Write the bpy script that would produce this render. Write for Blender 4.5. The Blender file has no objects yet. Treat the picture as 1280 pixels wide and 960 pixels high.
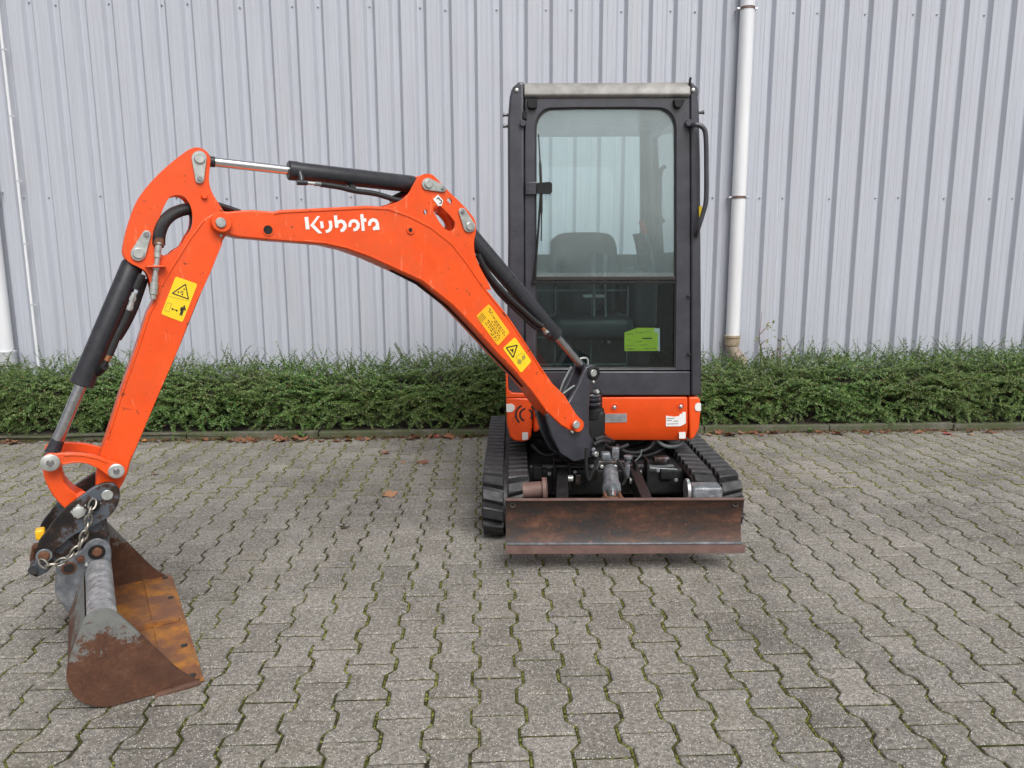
import bpy, bmesh, math, random
import numpy as np
from mathutils import Vector, Matrix
random.seed(11); rng = np.random.default_rng(11)
SC = bpy.context.scene
COL = SC.collection
R = math.radians

# ------------------------------------------------------------------ camera
FPX, PITCH, YAW, ROLL, CAMH = 908.2, .1654, .04797, -.0042, 1.32165     # focal length in px of a 1280 px frame, angles, eye height
cd = bpy.data.cameras.new('camera'); cam = bpy.data.objects.new('camera', cd); COL.objects.link(cam)
cd.sensor_width = 36.0; cd.lens = FPX / 1280 * 36.0; cd.clip_start = 0.05; cd.clip_end = 2000
CF = Vector((math.sin(YAW) * math.cos(PITCH), math.cos(YAW) * math.cos(PITCH), -math.sin(PITCH)))
_r = Vector((math.cos(YAW), -math.sin(YAW), 0)); _u = _r.cross(CF)
CR = _r * math.cos(ROLL) + _u * math.sin(ROLL); CU = _u * math.cos(ROLL) - _r * math.sin(ROLL)
CC = Vector((0, 0, CAMH))
_m = Matrix((CR, CU, -CF)).transposed().to_4x4(); _m.translation = CC; cam.matrix_world = _m
SC.camera = cam
SC.render.resolution_x, SC.render.resolution_y = 1024, 768
# ------------------------------------------------------------------ sky, sun, exposure
SUN_EL, SUN_AZ = R(50), R(161)
w = bpy.data.worlds.new('World'); SC.world = w; w.use_nodes = True
nt = w.node_tree; nt.nodes.clear()
sky = nt.nodes.new('ShaderNodeTexSky'); sky.sky_type = 'NISHITA'; sky.sun_disc = False
sky.sun_elevation = SUN_EL; sky.sun_rotation = SUN_AZ
sky.air_density = 1.0; sky.dust_density = 6.0; sky.ozone_density = 1.0
hs = nt.nodes.new('ShaderNodeHueSaturation'); hs.inputs['Saturation'].default_value = 0.22
bg = nt.nodes.new('ShaderNodeBackground'); bg.inputs['Strength'].default_value = 0.075
wo = nt.nodes.new('ShaderNodeOutputWorld')
nt.links.new(sky.outputs[0], hs.inputs['Color']); nt.links.new(hs.outputs[0], bg.inputs['Color']); nt.links.new(bg.outputs[0], wo.inputs[0])
sl = bpy.data.lights.new('sun', 'SUN'); so = bpy.data.objects.new('sun', sl); COL.objects.link(so)
sl.energy = 1.5; sl.angle = R(38); sl.color = (1.0, 0.97, 0.93)
sd = Vector((math.sin(SUN_AZ) * math.cos(SUN_EL), math.cos(SUN_AZ) * math.cos(SUN_EL), math.sin(SUN_EL)))
so.rotation_euler = sd.to_track_quat('Z', 'Y').to_euler()
SC.view_settings.view_transform = 'Standard'; SC.view_settings.look = 'None'
SC.view_settings.exposure = 0.60; SC.view_settings.gamma = 1.0
SC.view_settings.use_curve_mapping = False
SC.render.engine = 'CYCLES'
SC.cycles.max_bounces = 7; SC.cycles.diffuse_bounces = 3; SC.cycles.glossy_bounces = 3; SC.cycles.transparent_max_bounces = 16

# ------------------------------------------------------------------ helpers
def ray(px, py):
    return (CF * FPX + CR * (px - 640.0) - CU * (py - 480.0)).normalized()
def onY(px, py, Y):
    d = ray(px, py); return CC + d * (Y / d.y)
def onZ(px, py, Z):
    d = ray(px, py); return CC + d * ((Z - CAMH) / d.z)
def onP(px, py, P, N):
    d = ray(px, py); return CC + d * ((Vector(P) - CC).dot(N) / d.dot(N))

def tag(o, label=None, cat=None, group=None, kind=None):
    if label: o['label'] = label
    if cat: o['category'] = cat
    if group: o['group'] = group
    if kind: o['kind'] = kind
    return o
def empty(name, loc=(0, 0, 0), parent=None):
    o = bpy.data.objects.new(name, None); COL.objects.link(o); o.empty_display_size = 0.1
    if parent: o.parent = parent; o.location = Vector(loc) - world_loc(parent)
    else: o.location = loc
    return o
def world_loc(o):
    v = Vector(o.location)
    while o.parent: o = o.parent; v += Vector(o.location)
    return v
def link(name, me, mat=None, parent=None):
    """mesh given in world coordinates; parented things keep their world place"""
    o = bpy.data.objects.new(name, me); COL.objects.link(o)
    if mat is not None:
        for m in (mat if isinstance(mat, (list, tuple)) else [mat]): me.materials.append(m)
    if parent: o.parent = parent; o.location = -world_loc(parent)
    return o
def obj(name, bm, mat=None, parent=None, smooth=0, bev=0.0, seg=2):
    bmesh.ops.remove_doubles(bm, verts=bm.verts, dist=1e-6)
    bmesh.ops.recalc_face_normals(bm, faces=bm.faces)
    me = bpy.data.meshes.new(name); bm.to_mesh(me); bm.free()
    o = link(name, me, mat, parent)
    if smooth:
        for p in me.polygons: p.use_smooth = True
        me.set_sharp_from_angle(angle=R(smooth))
    if bev:
        md = o.modifiers.new('bevel', 'BEVEL'); md.width = bev; md.segments = seg; md.limit_method = 'ANGLE'; md.angle_limit = R(35)
        md.harden_normals = False
        for p in me.polygons: p.use_smooth = True
        me.set_sharp_from_angle(angle=R(32))
    return o
def BM(): return bmesh.new()
def box(bm, c, s, M=None):
    """box centre c, full size s, optional 3x3 matrix for its axes"""
    c = Vector(c); vs = []
    for i in (-.5, .5):
        for j in (-.5, .5):
            for k in (-.5, .5):
                v = Vector((i * s[0], j * s[1], k * s[2]))
                vs.append(bm.verts.new(c + (M @ v if M else v)))
    for f in ((0, 1, 3, 2), (4, 6, 7, 5), (0, 4, 5, 1), (2, 3, 7, 6), (0, 2, 6, 4), (1, 5, 7, 3)):
        bm.faces.new([vs[q] for q in f])
def rbox(bm, c, s, r=.01, seg=3, M=None):
    """box with all edges rounded"""
    t = bmesh.new(); box(t, (0, 0, 0), s)
    bmesh.ops.recalc_face_normals(t, faces=t.faces)
    bmesh.ops.bevel(t, geom=list(t.edges), offset=min(r, min(s) * .49), segments=seg, profile=.5, affect='EDGES')
    join(bm, t, Matrix.Translation(Vector(c)) @ (M.to_4x4() if M else Matrix()))
def join(bm, t, M=None):
    mp = {}
    for v in t.verts: mp[v] = bm.verts.new(M @ v.co if M else v.co)
    for f in t.faces:
        try: bm.faces.new([mp[v] for v in f.verts])
        except ValueError: pass
    t.free()
def frame(d, up=Vector((0, 0, 1))):
    d = Vector(d).normalized(); a = up.cross(d)
    if a.length < 1e-4: a = Vector((1, 0, 0)).cross(d)
    a.normalize(); return a, d.cross(a)
def tube(bm, pts, r, n=12, cap=True):
    """round tube through points, r a radius or a list of radii"""
    pts = [Vector(p) for p in pts]; m = len(pts)
    rr = r if isinstance(r, (list, tuple)) else [r] * m
    rings = []; a = b = None
    for i, p in enumerate(pts):
        d = (pts[min(i + 1, m - 1)] - pts[max(i - 1, 0)])
        if d.length < 1e-9: d = Vector((0, 0, 1))
        d.normalize()
        if a is None: a, b = frame(d)
        else:
            a = (a - d * a.dot(d)).normalized(); b = d.cross(a)
        rings.append([bm.verts.new(p + (a * math.cos(2 * math.pi * k / n) + b * math.sin(2 * math.pi * k / n)) * rr[i]) for k in range(n)])
    for i in range(m - 1):
        for k in range(n):
            bm.faces.new((rings[i][k], rings[i][(k + 1) % n], rings[i + 1][(k + 1) % n], rings[i + 1][k]))
    if cap:
        bm.faces.new(rings[0][::-1]); bm.faces.new(rings[-1])
def rod(bm, p, q, r, n=20, ch=0.0):
    p, q = Vector(p), Vector(q); d = (q - p).normalized()
    if ch: stations(bm, p, d, [(0, r - ch), (ch, r), ((q - p).length - ch, r), ((q - p).length, r - ch)], n)
    else: stations(bm, p, d, [(0, r), ((q - p).length, r)], n)
def stations(bm, p, d, st, n=24, cap=True):
    """lathe about axis d from p: list of (distance, radius)"""
    p = Vector(p); d = Vector(d).normalized(); a, b = frame(d); rings = []
    for t, r in st:
        rings.append([bm.verts.new(p + d * t + (a * math.cos(2 * math.pi * k / n) + b * math.sin(2 * math.pi * k / n)) * max(r, 1e-4)) for k in range(n)])
    for i in range(len(st) - 1):
        for k in range(n):
            bm.faces.new((rings[i][k], rings[i][(k + 1) % n], rings[i + 1][(k + 1) % n], rings[i + 1][k]))
    if cap:
        bm.faces.new(rings[0][::-1]); bm.faces.new(rings[-1])
def smoothpath(pts, n=8, closed=False):
    """Catmull-Rom through points (any dimension)"""
    P = [Vector(p) for p in pts]; m = len(P); out = []
    for i in range(m if closed else m - 1):
        g = (lambda j: P[j % m]) if closed else (lambda j: P[max(0, min(m - 1, j))])
        p0, p1, p2, p3 = g(i - 1), g(i), g(i + 1), g(i + 2)
        for k in range(n):
            t = k / n
            out.append(.5 * ((2 * p1) + (p2 - p0) * t + (2 * p0 - 5 * p1 + 4 * p2 - p3) * t * t + (3 * p1 - p0 - 3 * p2 + p3) * t ** 3))
    if not closed: out.append(P[-1])
    return out
def prism(bm, loop, off, holes=()):
    """extrude a planar 3-D loop (with holes) by vector off"""
    off = Vector(off); es = []
    allv = []
    for lp in [loop] + list(holes):
        vs = [bm.verts.new(Vector(p)) for p in lp]
        for i in range(len(vs)): es.append(bm.edges.new((vs[i], vs[(i + 1) % len(vs)])))
        allv.append(vs)
    if holes:
        r = bmesh.ops.triangle_fill(bm, use_beauty=True, use_dissolve=False, edges=es)
        fs = [g for g in r['geom'] if isinstance(g, bmesh.types.BMFace)]
    else:
        fs = [bm.faces.new(allv[0])]
    mp = {}
    for vs in allv:
        for v in vs: mp[v] = bm.verts.new(v.co + off)
    for f in fs: bm.faces.new([mp[v] for v in f.verts][::-1])
    for vs in allv:
        for i in range(len(vs)):
            a, b = vs[i], vs[(i + 1) % len(vs)]
            bm.faces.new((a, b, mp[b], mp[a]))
def arrays(name, V, F, mat, parent=None, corner=None):
    """mesh from numpy vertices and one face-size array"""
    me = bpy.data.meshes.new(name)
    V = np.asarray(V, np.float32); F = np.asarray(F, np.int32); k = F.shape[1]
    me.vertices.add(len(V)); me.vertices.foreach_set('co', V.ravel())
    me.loops.add(F.size); me.loops.foreach_set('vertex_index', F.ravel())
    me.polygons.add(len(F)); me.polygons.foreach_set('loop_start', np.arange(0, F.size, k, dtype=np.int32))
    me.polygons.foreach_set('loop_total', np.full(len(F), k, np.int32))
    me.update(calc_edges=True); me.validate()
    return link(name, me, mat, parent)

# ------------------------------------------------------------------ materials
MATS = {}
class NT:
    def __init__(s, name):
        s.m = bpy.data.materials.new(name); s.m.use_nodes = True; s.t = s.m.node_tree; s.t.nodes.clear()
        s.out = s.t.nodes.new('ShaderNodeOutputMaterial'); s.b = s.t.nodes.new('ShaderNodeBsdfPrincipled')
        s.t.links.new(s.b.outputs[0], s.out.inputs[0]); MATS[name] = s.m
        s.tc = s.t.nodes.new('ShaderNodeTexCoord'); s.geo = s.t.nodes.new('ShaderNodeNewGeometry')
    def n(s, typ, **kw):
        x = s.t.nodes.new(typ)
        for k, v in kw.items(): setattr(x, k, v)
        return x
    def l(s, a, b): s.t.links.new(a, b)
    def setv(s, sock, v):
        if hasattr(v, 'is_output'): s.l(v, sock)
        elif isinstance(v, (tuple, list)) and len(v) == 3 and sock.type == 'RGBA': sock.default_value = (*v, 1)
        else: sock.default_value = v
    def p(s, **kw):
        names = {'col': 'Base Color', 'rough': 'Roughness', 'metal': 'Metallic', 'coat': 'Coat Weight', 'spec': 'Specular IOR Level', 'normal': 'Normal', 'coatr': 'Coat Roughness', 'sss': 'Subsurface Weight'}
        for k, v in kw.items(): s.setv(s.b.inputs[names[k]], v)
        return s
    def noise(s, scale, detail=4, rough=.55, vec=None, dist=0.0):
        x = s.n('ShaderNodeTexNoise'); x.inputs['Scale'].default_value = scale; x.inputs['Detail'].default_value = detail
        x.inputs['Roughness'].default_value = rough; x.inputs['Distortion'].default_value = dist
        s.l(vec if vec is not None else s.geo.outputs['Position'], x.inputs['Vector']); return x.outputs['Fac']
    def vor(s, scale, vec=None, feature='F1', out='Distance'):
        x = s.n('ShaderNodeTexVoronoi', feature=feature); x.inputs['Scale'].default_value = scale
        s.l(vec if vec is not None else s.geo.outputs['Position'], x.inputs['Vector']); return x.outputs[out]
    def scaled(s, v, src=None):
        x = s.n('ShaderNodeMapping'); x.inputs['Scale'].default_value = v
        s.l(src if src is not None else s.geo.outputs['Position'], x.inputs['Vector']); return x.outputs[0]
    def ramp(s, fac, stops):
        x = s.n('ShaderNodeValToRGB'); e = x.color_ramp.elements
        while len(e) < len(stops): e.new(.5)
        for i, (q, c) in enumerate(stops):
            e[i].position = q; e[i].color = (*c, 1) if isinstance(c, (tuple, list)) else (c, c, c, 1)
        s.l(fac, x.inputs[0]); return x.outputs[0]
    def mix(s, fac, a, b, mode='MIX'):
        x = s.n('ShaderNodeMix', data_type='RGBA', blend_type=mode)
        s.setv(x.inputs['Factor'], fac); s.setv(x.inputs['A'], a); s.setv(x.inputs['B'], b); return x.outputs['Result']
    def math(s, op, a, b=0.0, c=0.0):
        x = s.n('ShaderNodeMath', operation=op); s.setv(x.inputs[0], a); s.setv(x.inputs[1], b); s.setv(x.inputs[2], c); return x.outputs[0]
    def bump(s, h, strength=.3, dist=.01, normal=None):
        x = s.n('ShaderNodeBump'); x.inputs['Strength'].default_value = strength; x.inputs['Distance'].default_value = dist
        s.l(h, x.inputs['Height'])
        if normal is not None: s.l(normal, x.inputs['Normal'])
        return x.outputs[0]
def plain(name, col, rough=.5, metal=0., var=.12, scale=30, bump=0.0):
    t = NT(name); f = t.noise(scale, 5, .6)
    lo = tuple(c * (1 - var) for c in col); hi = tuple(min(1, c * (1 + var)) for c in col)
    t.p(col=t.ramp(f, [(.3, lo), (.7, hi)]), rough=t.ramp(t.noise(scale * .6, 4), [(.3, max(.02, rough - .08)), (.7, min(1, rough + .1))]), metal=metal)
    if bump: t.p(normal=t.bump(t.noise(scale * 6, 4), bump, .003))
    return t.m
# ================================================================== SETTING
WALL_Y = 6.39; KERB_Y = 5.50
KROT = -.012
# ---- paving material
t = NT('concrete_paver')
oi = t.n('ShaderNodeObjectInfo')
rnd = t.math('FRACT', t.math('ADD', oi.outputs['Random'], t.geo.outputs['Random Per Island']))
rnd2 = t.math('FRACT', t.math('MULTIPLY', rnd, 17.31))
base = t.ramp(rnd, [(0, (.182, .169, .151)), (.25, (.208, .194, .174)), (.5, (.230, .216, .196)), (.75, (.214, .201, .178)), (1, (.258, .241, .219))])
big = t.noise(1.3, 4, .7)
base = t.mix(t.ramp(big, [(.48, 0), (.70, .72)]), base, (.09, .083, .074))                          # dark stains
base = t.mix(t.ramp(t.noise(4.5, 4, .7), [(.30, .45), (.48, 0), (.60, 0), (.74, .3)]), base, (.135, .125, .085))
fine = t.noise(75, 3, .75)
base = t.mix(1, base, t.ramp(fine, [(.28, .38), (.5, 1.0), (.7, 1.55)]), 'MULTIPLY')
speck = t.math('MULTIPLY', t.ramp(t.vor(150), [(.20, 1), (.34, 0)]), t.ramp(t.noise(40, 1), [(.40, 0), (.52, 1)]))
base = t.mix(speck, base, (.58, .56, .52))
base = t.mix(t.ramp(t.noise(2.4, 4, .75, dist=.6), [(.72, 0), (.82, .5)]), base, (.5, .49, .47))      # chalky splashes
base = t.mix(t.ramp(t.noise(9, 4, .75), [(.60, 0), (.72, .55)]), base, (.075, .068, .058))
t.p(col=base, rough=.82, normal=t.bump(fine, .6, .006), spec=.3)
t = NT('moss_joint')
f = t.noise(3.2, 5, .7)
c1 = t.ramp(t.noise(55, 3), [(.3, (.028, .030, .012)), (.55, (.062, .070, .020)), (.8, (.13, .145, .036))])
c2 = t.ramp(t.noise(80, 3), [(.3, (.022, .019, .014)), (.7, (.065, .057, .043))])
t.p(col=t.mix(t.ramp(f, [(.38, 0), (.54, .95)]), c2, c1), rough=.95, normal=t.bump(t.noise(160, 4), .9, .01), spec=.1)
# ---- paving: double-T concrete pavers, 200 x 140 mm grid
PX, PL = .140, .200
PAVE_X0, PAVE_Y0, PAVE_ROT = .0497, 1.7626, -.0080
def paver_outline(g=.0046, ch=0.0):
    W, wv, L = .0825 - g - ch, .0575 - g - ch, .1 - g * .9 - ch
    a, b = .064, .036
    right = [(W, -L), (W, -a), (wv, -b), (wv, b), (W, a), (W, L)]
    return right + [(-x, y) for x, y in right[::-1]]
def paver_arrays():
    rings = [(paver_outline(.0046, .0055), 0.0), (paver_outline(.0046, .0018), -.0016), (paver_outline(.0046, 0), -.0055), (paver_outline(.0046, 0), -.03)]
    V = np.array([(x, y, z) for o, z in rings for x, y in o]); n = 12
    Q = [[r * n + k, (r + 1) * n + k, (r + 1) * n + (k + 1) % n, r * n + (k + 1) % n] for r in range(3) for k in range(n)]
    T = [[0, 1, 10, 11], [1, 2, 9, 10], [2, 3, 8, 9], [3, 4, 7, 8], [4, 5, 6, 7]]
    return V, np.array(T + Q)
PV, PF = paver_arrays()
pav = tag(empty('paving', (PAVE_X0, PAVE_Y0, 0)), kind='structure'); pav.rotation_euler.z = PAVE_ROT
PRM = Matrix.Translation((PAVE_X0, PAVE_Y0, 0)) @ Matrix.Rotation(PAVE_ROT, 4, 'Z')
pme = bpy.data.meshes.new('paver'); pme.from_pydata(PV.tolist(), [], PF.tolist()); pme.materials.append(MATS['concrete_paver'])
def inframe(x, y):
    d = PRM @ Vector((x, y, 0)) - CC; z = d.dot(CF)
    if z < .3: return None
    u, v = 640 + FPX * d.dot(CR) / z, 480 - FPX * d.dot(CU) / z
    return (u, v, z) if -25 < u < 1305 and v < 985 else None
cells = []; far = []
for i in range(-70, 71):
    for j in range(-36, 21):
        x = i * PX; y = j * PL + (0 if i % 2 else PL / 2)
        if (PRM @ Vector((x, y, 0))).y > KERB_Y + KROT * x + .05: continue
        f = inframe(x, y)
        (cells if f else far).append((f[2] if f else 99, x, y))
cells.sort()
near, rest = cells[:300], cells[300:] + far
for q, x, y in near:
    o = bpy.data.objects.new('paver', pme); COL.objects.link(o); o.parent = pav
    o.location = (x + random.gauss(0, .0009), y + random.gauss(0, .0009), random.gauss(0, .0008))
    o.rotation_euler = (random.gauss(0, .0035), random.gauss(0, .004), random.gauss(0, .005))
P = np.array([(x, y, 0) for q, x, y in rest]); N = len(P)
J = np.zeros((N, 3)); J[:, :2] = rng.normal(0, .0009, (N, 2)); J[:, 2] = rng.normal(0, .0008, N)
tilt = rng.normal(0, .0035, (N, 2))
VV = PV[None] + (P + J)[:, None]; VV[:, :, 2] += PV[None, :, 0] * tilt[:, :1] + PV[None, :, 1] * tilt[:, 1:]
FF = PF[None] + (np.arange(N) * len(PV))[:, None, None]
o = arrays('distant_pavers', VV.reshape(-1, 3), FF.reshape(-1, 4), MATS['concrete_paver'], pav); o.location = (0, 0, 0); tag(o, kind='stuff')
# joint bed (sand and moss) under the pavers: a gently uneven sheet
nx, ny = 420, 240
gx = np.linspace(-4.4, 5.4, nx); gy = np.linspace(1.6, KERB_Y + .06, ny)
X, Y = np.meshgrid(gx, gy); Zb = -.0056 + rng.normal(0, .0007, X.shape)
idx = np.arange(nx * ny).reshape(ny, nx)
Fb = np.stack([idx[:-1, :-1], idx[:-1, 1:], idx[1:, 1:], idx[1:, :-1]], -1).reshape(-1, 4)
o = arrays('joint_bed', np.stack([X, Y, Zb], -1).reshape(-1, 3), Fb, MATS['moss_joint']); tag(o, kind='structure')
t = NT('ground_soil'); t.p(col=t.ramp(t.noise(8, 6), [(.3, (.03, .024, .018)), (.7, (.085, .068, .05))]), rough=.95, normal=t.bump(t.noise(60, 5), .8, .02))
t = NT('ground_asphalt'); t.p(col=t.ramp(t.noise(60, 5), [(.3, (.15, .145, .14)), (.7, (.24, .235, .225))]), rough=.9, normal=t.bump(t.noise(120, 5), .5, .01))
bm = BM(); box(bm, (0, 0, -.10), (1200, 1200, .12)); tag(obj('ground', bm, MATS['ground_asphalt']), kind='structure')
# ---- wall of trapezoidal steel cladding
t = NT('cladding_steel')
st = t.noise(1, 3, .6, t.scaled((90, 90, 1.2)))
c = t.ramp(st, [(.3, (.41, .434, .494)), (.7, (.49, .514, .580))])
c = t.mix(t.ramp(t.noise(2.2, 4, .7), [(.50, 0), (.75, .28)]), c, (.42, .42, .44))
c = t.mix(t.ramp(t.noise(1, 4, .65, t.scaled((7, 7, .35))), [(.55, 0), (.72, .2)]), c, (.38, .38, .39))     # rain streaks
t.p(col=c, rough=.42, spec=.5)
plain('galvanised', (.55, .56, .58), .35, .85, .15, 50)
plain('screw_steel', (.34, .34, .36), .35, .6, .1, 80)
PITCH_W, SX0 = .207, -3.535 - .021
D = .040
def sheet_profile():
    pr = []
    for k in range(5):
        x = k * PITCH_W
        pr += [(x + .0000, 0), (x + .0430, 0), (x + .0470, .003), (x + .0680, D - .003), (x + .0715, D),
               (x + .0990, D), (x + .1010, D - .0016), (x + .1050, D - .0016), (x + .1070, D),
               (x + .1450, D), (x + .1470, D - .0016), (x + .1510, D - .0016), (x + .1530, D),
               (x + .1780, D), (x + .1820, D - .003), (x + .2030, .003)]
    pr.append((5 * PITCH_W + .012, 0.0))
    return pr
bld = tag(empty('building', (0, WALL_Y, 0)), 'pale grey corrugated metal building wall behind the hedge', 'building')
pr = sheet_profile(); WH = 6.2
bm = BM()
lo = [bm.verts.new((x, -d, 0)) for x, d in pr]; hi = [bm.verts.new((x, -d, WH)) for x, d in pr]
for a in range(len(pr) - 1): bm.faces.new((lo[a], lo[a + 1], hi[a + 1], hi[a]))
sme = bpy.data.meshes.new('cladding_sheet'); bm.to_mesh(sme); bm.free(); sme.materials.append(MATS['cladding_steel'])
for k in range(-8, 14):
    o = bpy.data.objects.new('cladding_sheet', sme); COL.objects.link(o); o.parent = bld
    o.location = (SX0 + k * 5 * PITCH_W, 0.0025 * (k % 2), .16)
bm = BM(); stations(bm, (0, 0, 0), (0, -1, 0), [(0, .0078), (.0015, .008), (.002, .0056), (.007, .005), (.008, .0035)], 10)
scr = bpy.data.meshes.new('screw'); bm.to_mesh(scr); bm.free(); scr.materials.append(MATS['screw_steel'])
for zrow, pat in ((1.867, (0, 2, 4)), (3.374, (0, 1, 3))):
    for k in range(-2, 11):
        for q in pat:
            x = SX0 + (k * 5 + q) * PITCH_W + .021
            if -4.8 < x < 5.2:
                o = bpy.data.objects.new('screw', scr); COL.objects.link(o); o.parent = bld
                o.location = (x + random.gauss(0, .002), -.002, zrow + random.gauss(0, .006))
plain('plinth_concrete', (.28, .27, .26), .9, 0, .2, 12, .5)
bm = BM(); box(bm, (0, .12, .06), (23, .22, .36)); o = obj('plinth', bm, MATS['plinth_concrete'], bld); o.location = (0, 0, 0)
bm = BM(); box(bm, (0, 4.2, 3.1), (22.7, 8.0, 6.4)); o = obj('building_core', bm, MATS['plinth_concrete'], bld); o.location = (0, 0, 0)
# ================================================================== EXCAVATOR MATERIALS
t = NT('orange_paint')
t.p(col=t.ramp(t.noise(9, 4, .6), [(.3, (.77, .076, .008)), (.7, (.87, .095, .011))]), rough=t.ramp(t.noise(24, 4), [(.3, .30), (.7, .46)]), coat=.08, coatr=.3,
    normal=t.bump(t.noise(180, 2), .05, .002))
e = t.mix(t.ramp(t.noise(38, 4, .7), [(.65, 0), (.69, .85)]), t.b.inputs['Base Color'].links[0].from_socket, (.13, .035, .018))
e = t.mix(t.ramp(t.noise(5, 4, .7), [(.46, 0), (.70, .22)]), e, (.28, .10, .05))                                  # dust and grease film
e = t.mix(t.ramp(t.noise(1, 3, .7, t.scaled((45, 45, 8))), [(.63, 0), (.68, .35)]), e, (.95, .30, .16)); t.p(col=e)  # scuffs
plain('orange_cover', (.82, .084, .010), .36, 0, .07, 12)
t = NT('cab_black')
t.p(col=t.ramp(t.noise(14, 5), [(.3, (.028, .029, .039)), (.7, (.047, .048, .062))]), rough=t.ramp(t.noise(30, 4), [(.3, .30), (.7, .48)]), coat=.6, coatr=.22)
vv = t.vor(95); drop = t.math('MULTIPLY', t.ramp(vv, [(.10, 1), (.30, 0)]), t.ramp(t.noise(7, 3), [(.45, 0), (.6, 1)]))
t.p(normal=t.bump(drop, .35, .004))
t = NT('frame_black')
t.p(col=t.ramp(t.noise(20, 5, .65), [(.3, (.009, .009, .010)), (.62, (.018, .018, .019)), (.8, (.05, .044, .038))]), rough=.55, spec=.3, normal=t.bump(t.noise(90, 3), .15, .004))
t = NT('cylinder_black')
t.p(col=t.ramp(t.noise(30, 5, .7), [(.35, (.022, .023, .028)), (.66, (.034, .035, .042)), (.78, (.10, .10, .11))]), rough=t.ramp(t.noise(40, 4), [(.3, .25), (.7, .42)]))
t = NT('chrome'); t.p(col=(.80, .80, .82), metal=1.0, rough=.10)
t = NT('rod_steel'); t.p(col=t.ramp(t.noise(60, 4), [(.3, (.42, .42, .44)), (.7, (.60, .60, .62))]), metal=.95, rough=.22)
t = NT('zinc'); t.p(col=t.ramp(t.noise(40, 5), [(.3, (.40, .42, .41)), (.7, (.62, .64, .62))]), metal=.6, rough=t.ramp(t.noise(60, 3), [(.3, .32), (.7, .5)]))
t = NT('rubber')
t.p(col=t.ramp(t.noise(18, 5, .65), [(.3, (.016, .016, .018)), (.6, (.028, .028, .031)), (.8, (.07, .066, .06))]), rough=t.ramp(t.noise(25, 4), [(.3, .42), (.7, .68)]), normal=t.bump(t.noise(60, 4), .25, .006))
t = NT('hose_rubber'); wv = t.n('ShaderNodeTexWave', wave_type='BANDS'); wv.inputs['Scale'].default_value = 90; wv.inputs['Distortion'].default_value = 2
t.l(t.geo.outputs['Position'], wv.inputs['Vector'])
t.p(col=(.018, .018, .02), rough=.5, normal=t.bump(wv.outputs['Fac'], .4, .003))
t = NT('blade_rust')      # dark worn paint breaking into rust
f = t.noise(1, 6, .7, t.scaled((5, 5, 13)))
g = t.noise(26, 5, .7)
c = t.ramp(f, [(.38, (.026, .028, .032)), (.47, (.050, .034, .028)), (.56, (.085, .043, .030)), (.67, (.16, .075, .046))])
c = t.mix(t.ramp(g, [(.42, 0), (.66, .7)]), c, (.040, .024, .020))
c = t.mix(t.ramp(t.noise(70, 3), [(.62, 0), (.74, .7)]), c, (.22, .09, .045))
t.p(col=c, rough=.62, metal=.15, normal=t.bump(t.noise(80, 4), .35, .004))
t = NT('edge_rust'); t.p(col=t.ramp(t.noise(14, 5), [(.3, (.12, .072, .062)), (.7, (.20, .125, .11))]), rough=.6, metal=.2, normal=t.bump(t.noise(90, 4), .25, .003))
t = NT('bucket_rust')
z_ = t.n('ShaderNodeSeparateXYZ'); t.l(t.geo.outputs['Position'], z_.inputs[0])
ht = t.math('ADD', z_.outputs['Z'], t.math('MULTIPLY', t.math('SUBTRACT', t.noise(13, 5, .8), .5), .42))
paint = t.ramp(t.noise(30, 5), [(.3, (.15, .165, .165)), (.7, (.22, .235, .225))])
rust = t.ramp(t.noise(22, 6, .75), [(.25, (.050, .021, .013)), (.5, (.095, .040, .022)), (.75, (.16, .075, .042))])
rust = t.mix(t.ramp(t.noise(160, 3, .6), [(.5, 0), (.68, .25)]), rust, (.22, .10, .055))
rust = t.mix(t.ramp(t.noise(6, 4, .7), [(.5, 0), (.7, .6)]), rust, (.075, .036, .024))
c = t.mix(t.ramp(ht, [(.205, 0), (.235, .9)]), rust, paint)
c = t.mix(t.ramp(t.noise(1, 4, .6, t.scaled((16, 16, 60))), [(.60, 0), (.68, .8)]), c, (.11, .05, .03))
t.p(col=c, rough=.66, metal=.1, normal=t.bump(t.noise(130, 4, .7), .4, .004))
t = NT('bucket_inside')
c = t.ramp(t.noise(1, 5, .7, t.scaled((9, 9, 22))), [(.28, (.14, .058, .030)), (.45, (.24, .10, .038)), (.60, (.44, .18, .025)), (.78, (.46, .25, .08))])
c = t.mix(t.ramp(t.noise(7, 4, .7), [(.42, 0), (.6, .8)]), c, (.17, .08, .048))
t.p(col=c, rough=.6, metal=.1, normal=t.bump(t.noise(90, 4), .3, .004))
t = NT('grey_worn')
c = t.ramp(t.noise(26, 6, .7), [(.3, (.10, .115, .135)), (.5, (.17, .185, .205)), (.7, (.30, .31, .33))])
c = t.mix(t.ramp(t.noise(44, 5, .7), [(.60, 0), (.68, .85)]), c, (.13, .06, .035))
t.p(col=c, rough=.45, metal=.35, normal=t.bump(t.noise(60, 4), .3, .004))
t = NT('grey_tube')
c = t.ramp(t.noise(1, 5, .7, t.scaled((30, 30, 9))), [(.32, (.20, .21, .23)), (.5, (.32, .33, .35)), (.66, (.52, .52, .53))])
c = t.mix(t.ramp(t.noise(36, 5, .75), [(.57, 0), (.64, .85)]), c, (.16, .075, .045))
t.p(col=c, rough=.45, metal=.3, normal=t.bump(t.noise(60, 4), .3, .004))
t = NT('coupler_worn')
c = t.ramp(t.noise(8, 5, .7), [(.40, (.013, .012, .013)), (.50, (.024, .019, .017)), (.54, (.060, .034, .025)), (.585, (.10, .115, .14))])
t.p(col=c, rough=.45, metal=.3, normal=t.bump(t.noise(70, 4), .25, .004))
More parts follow.
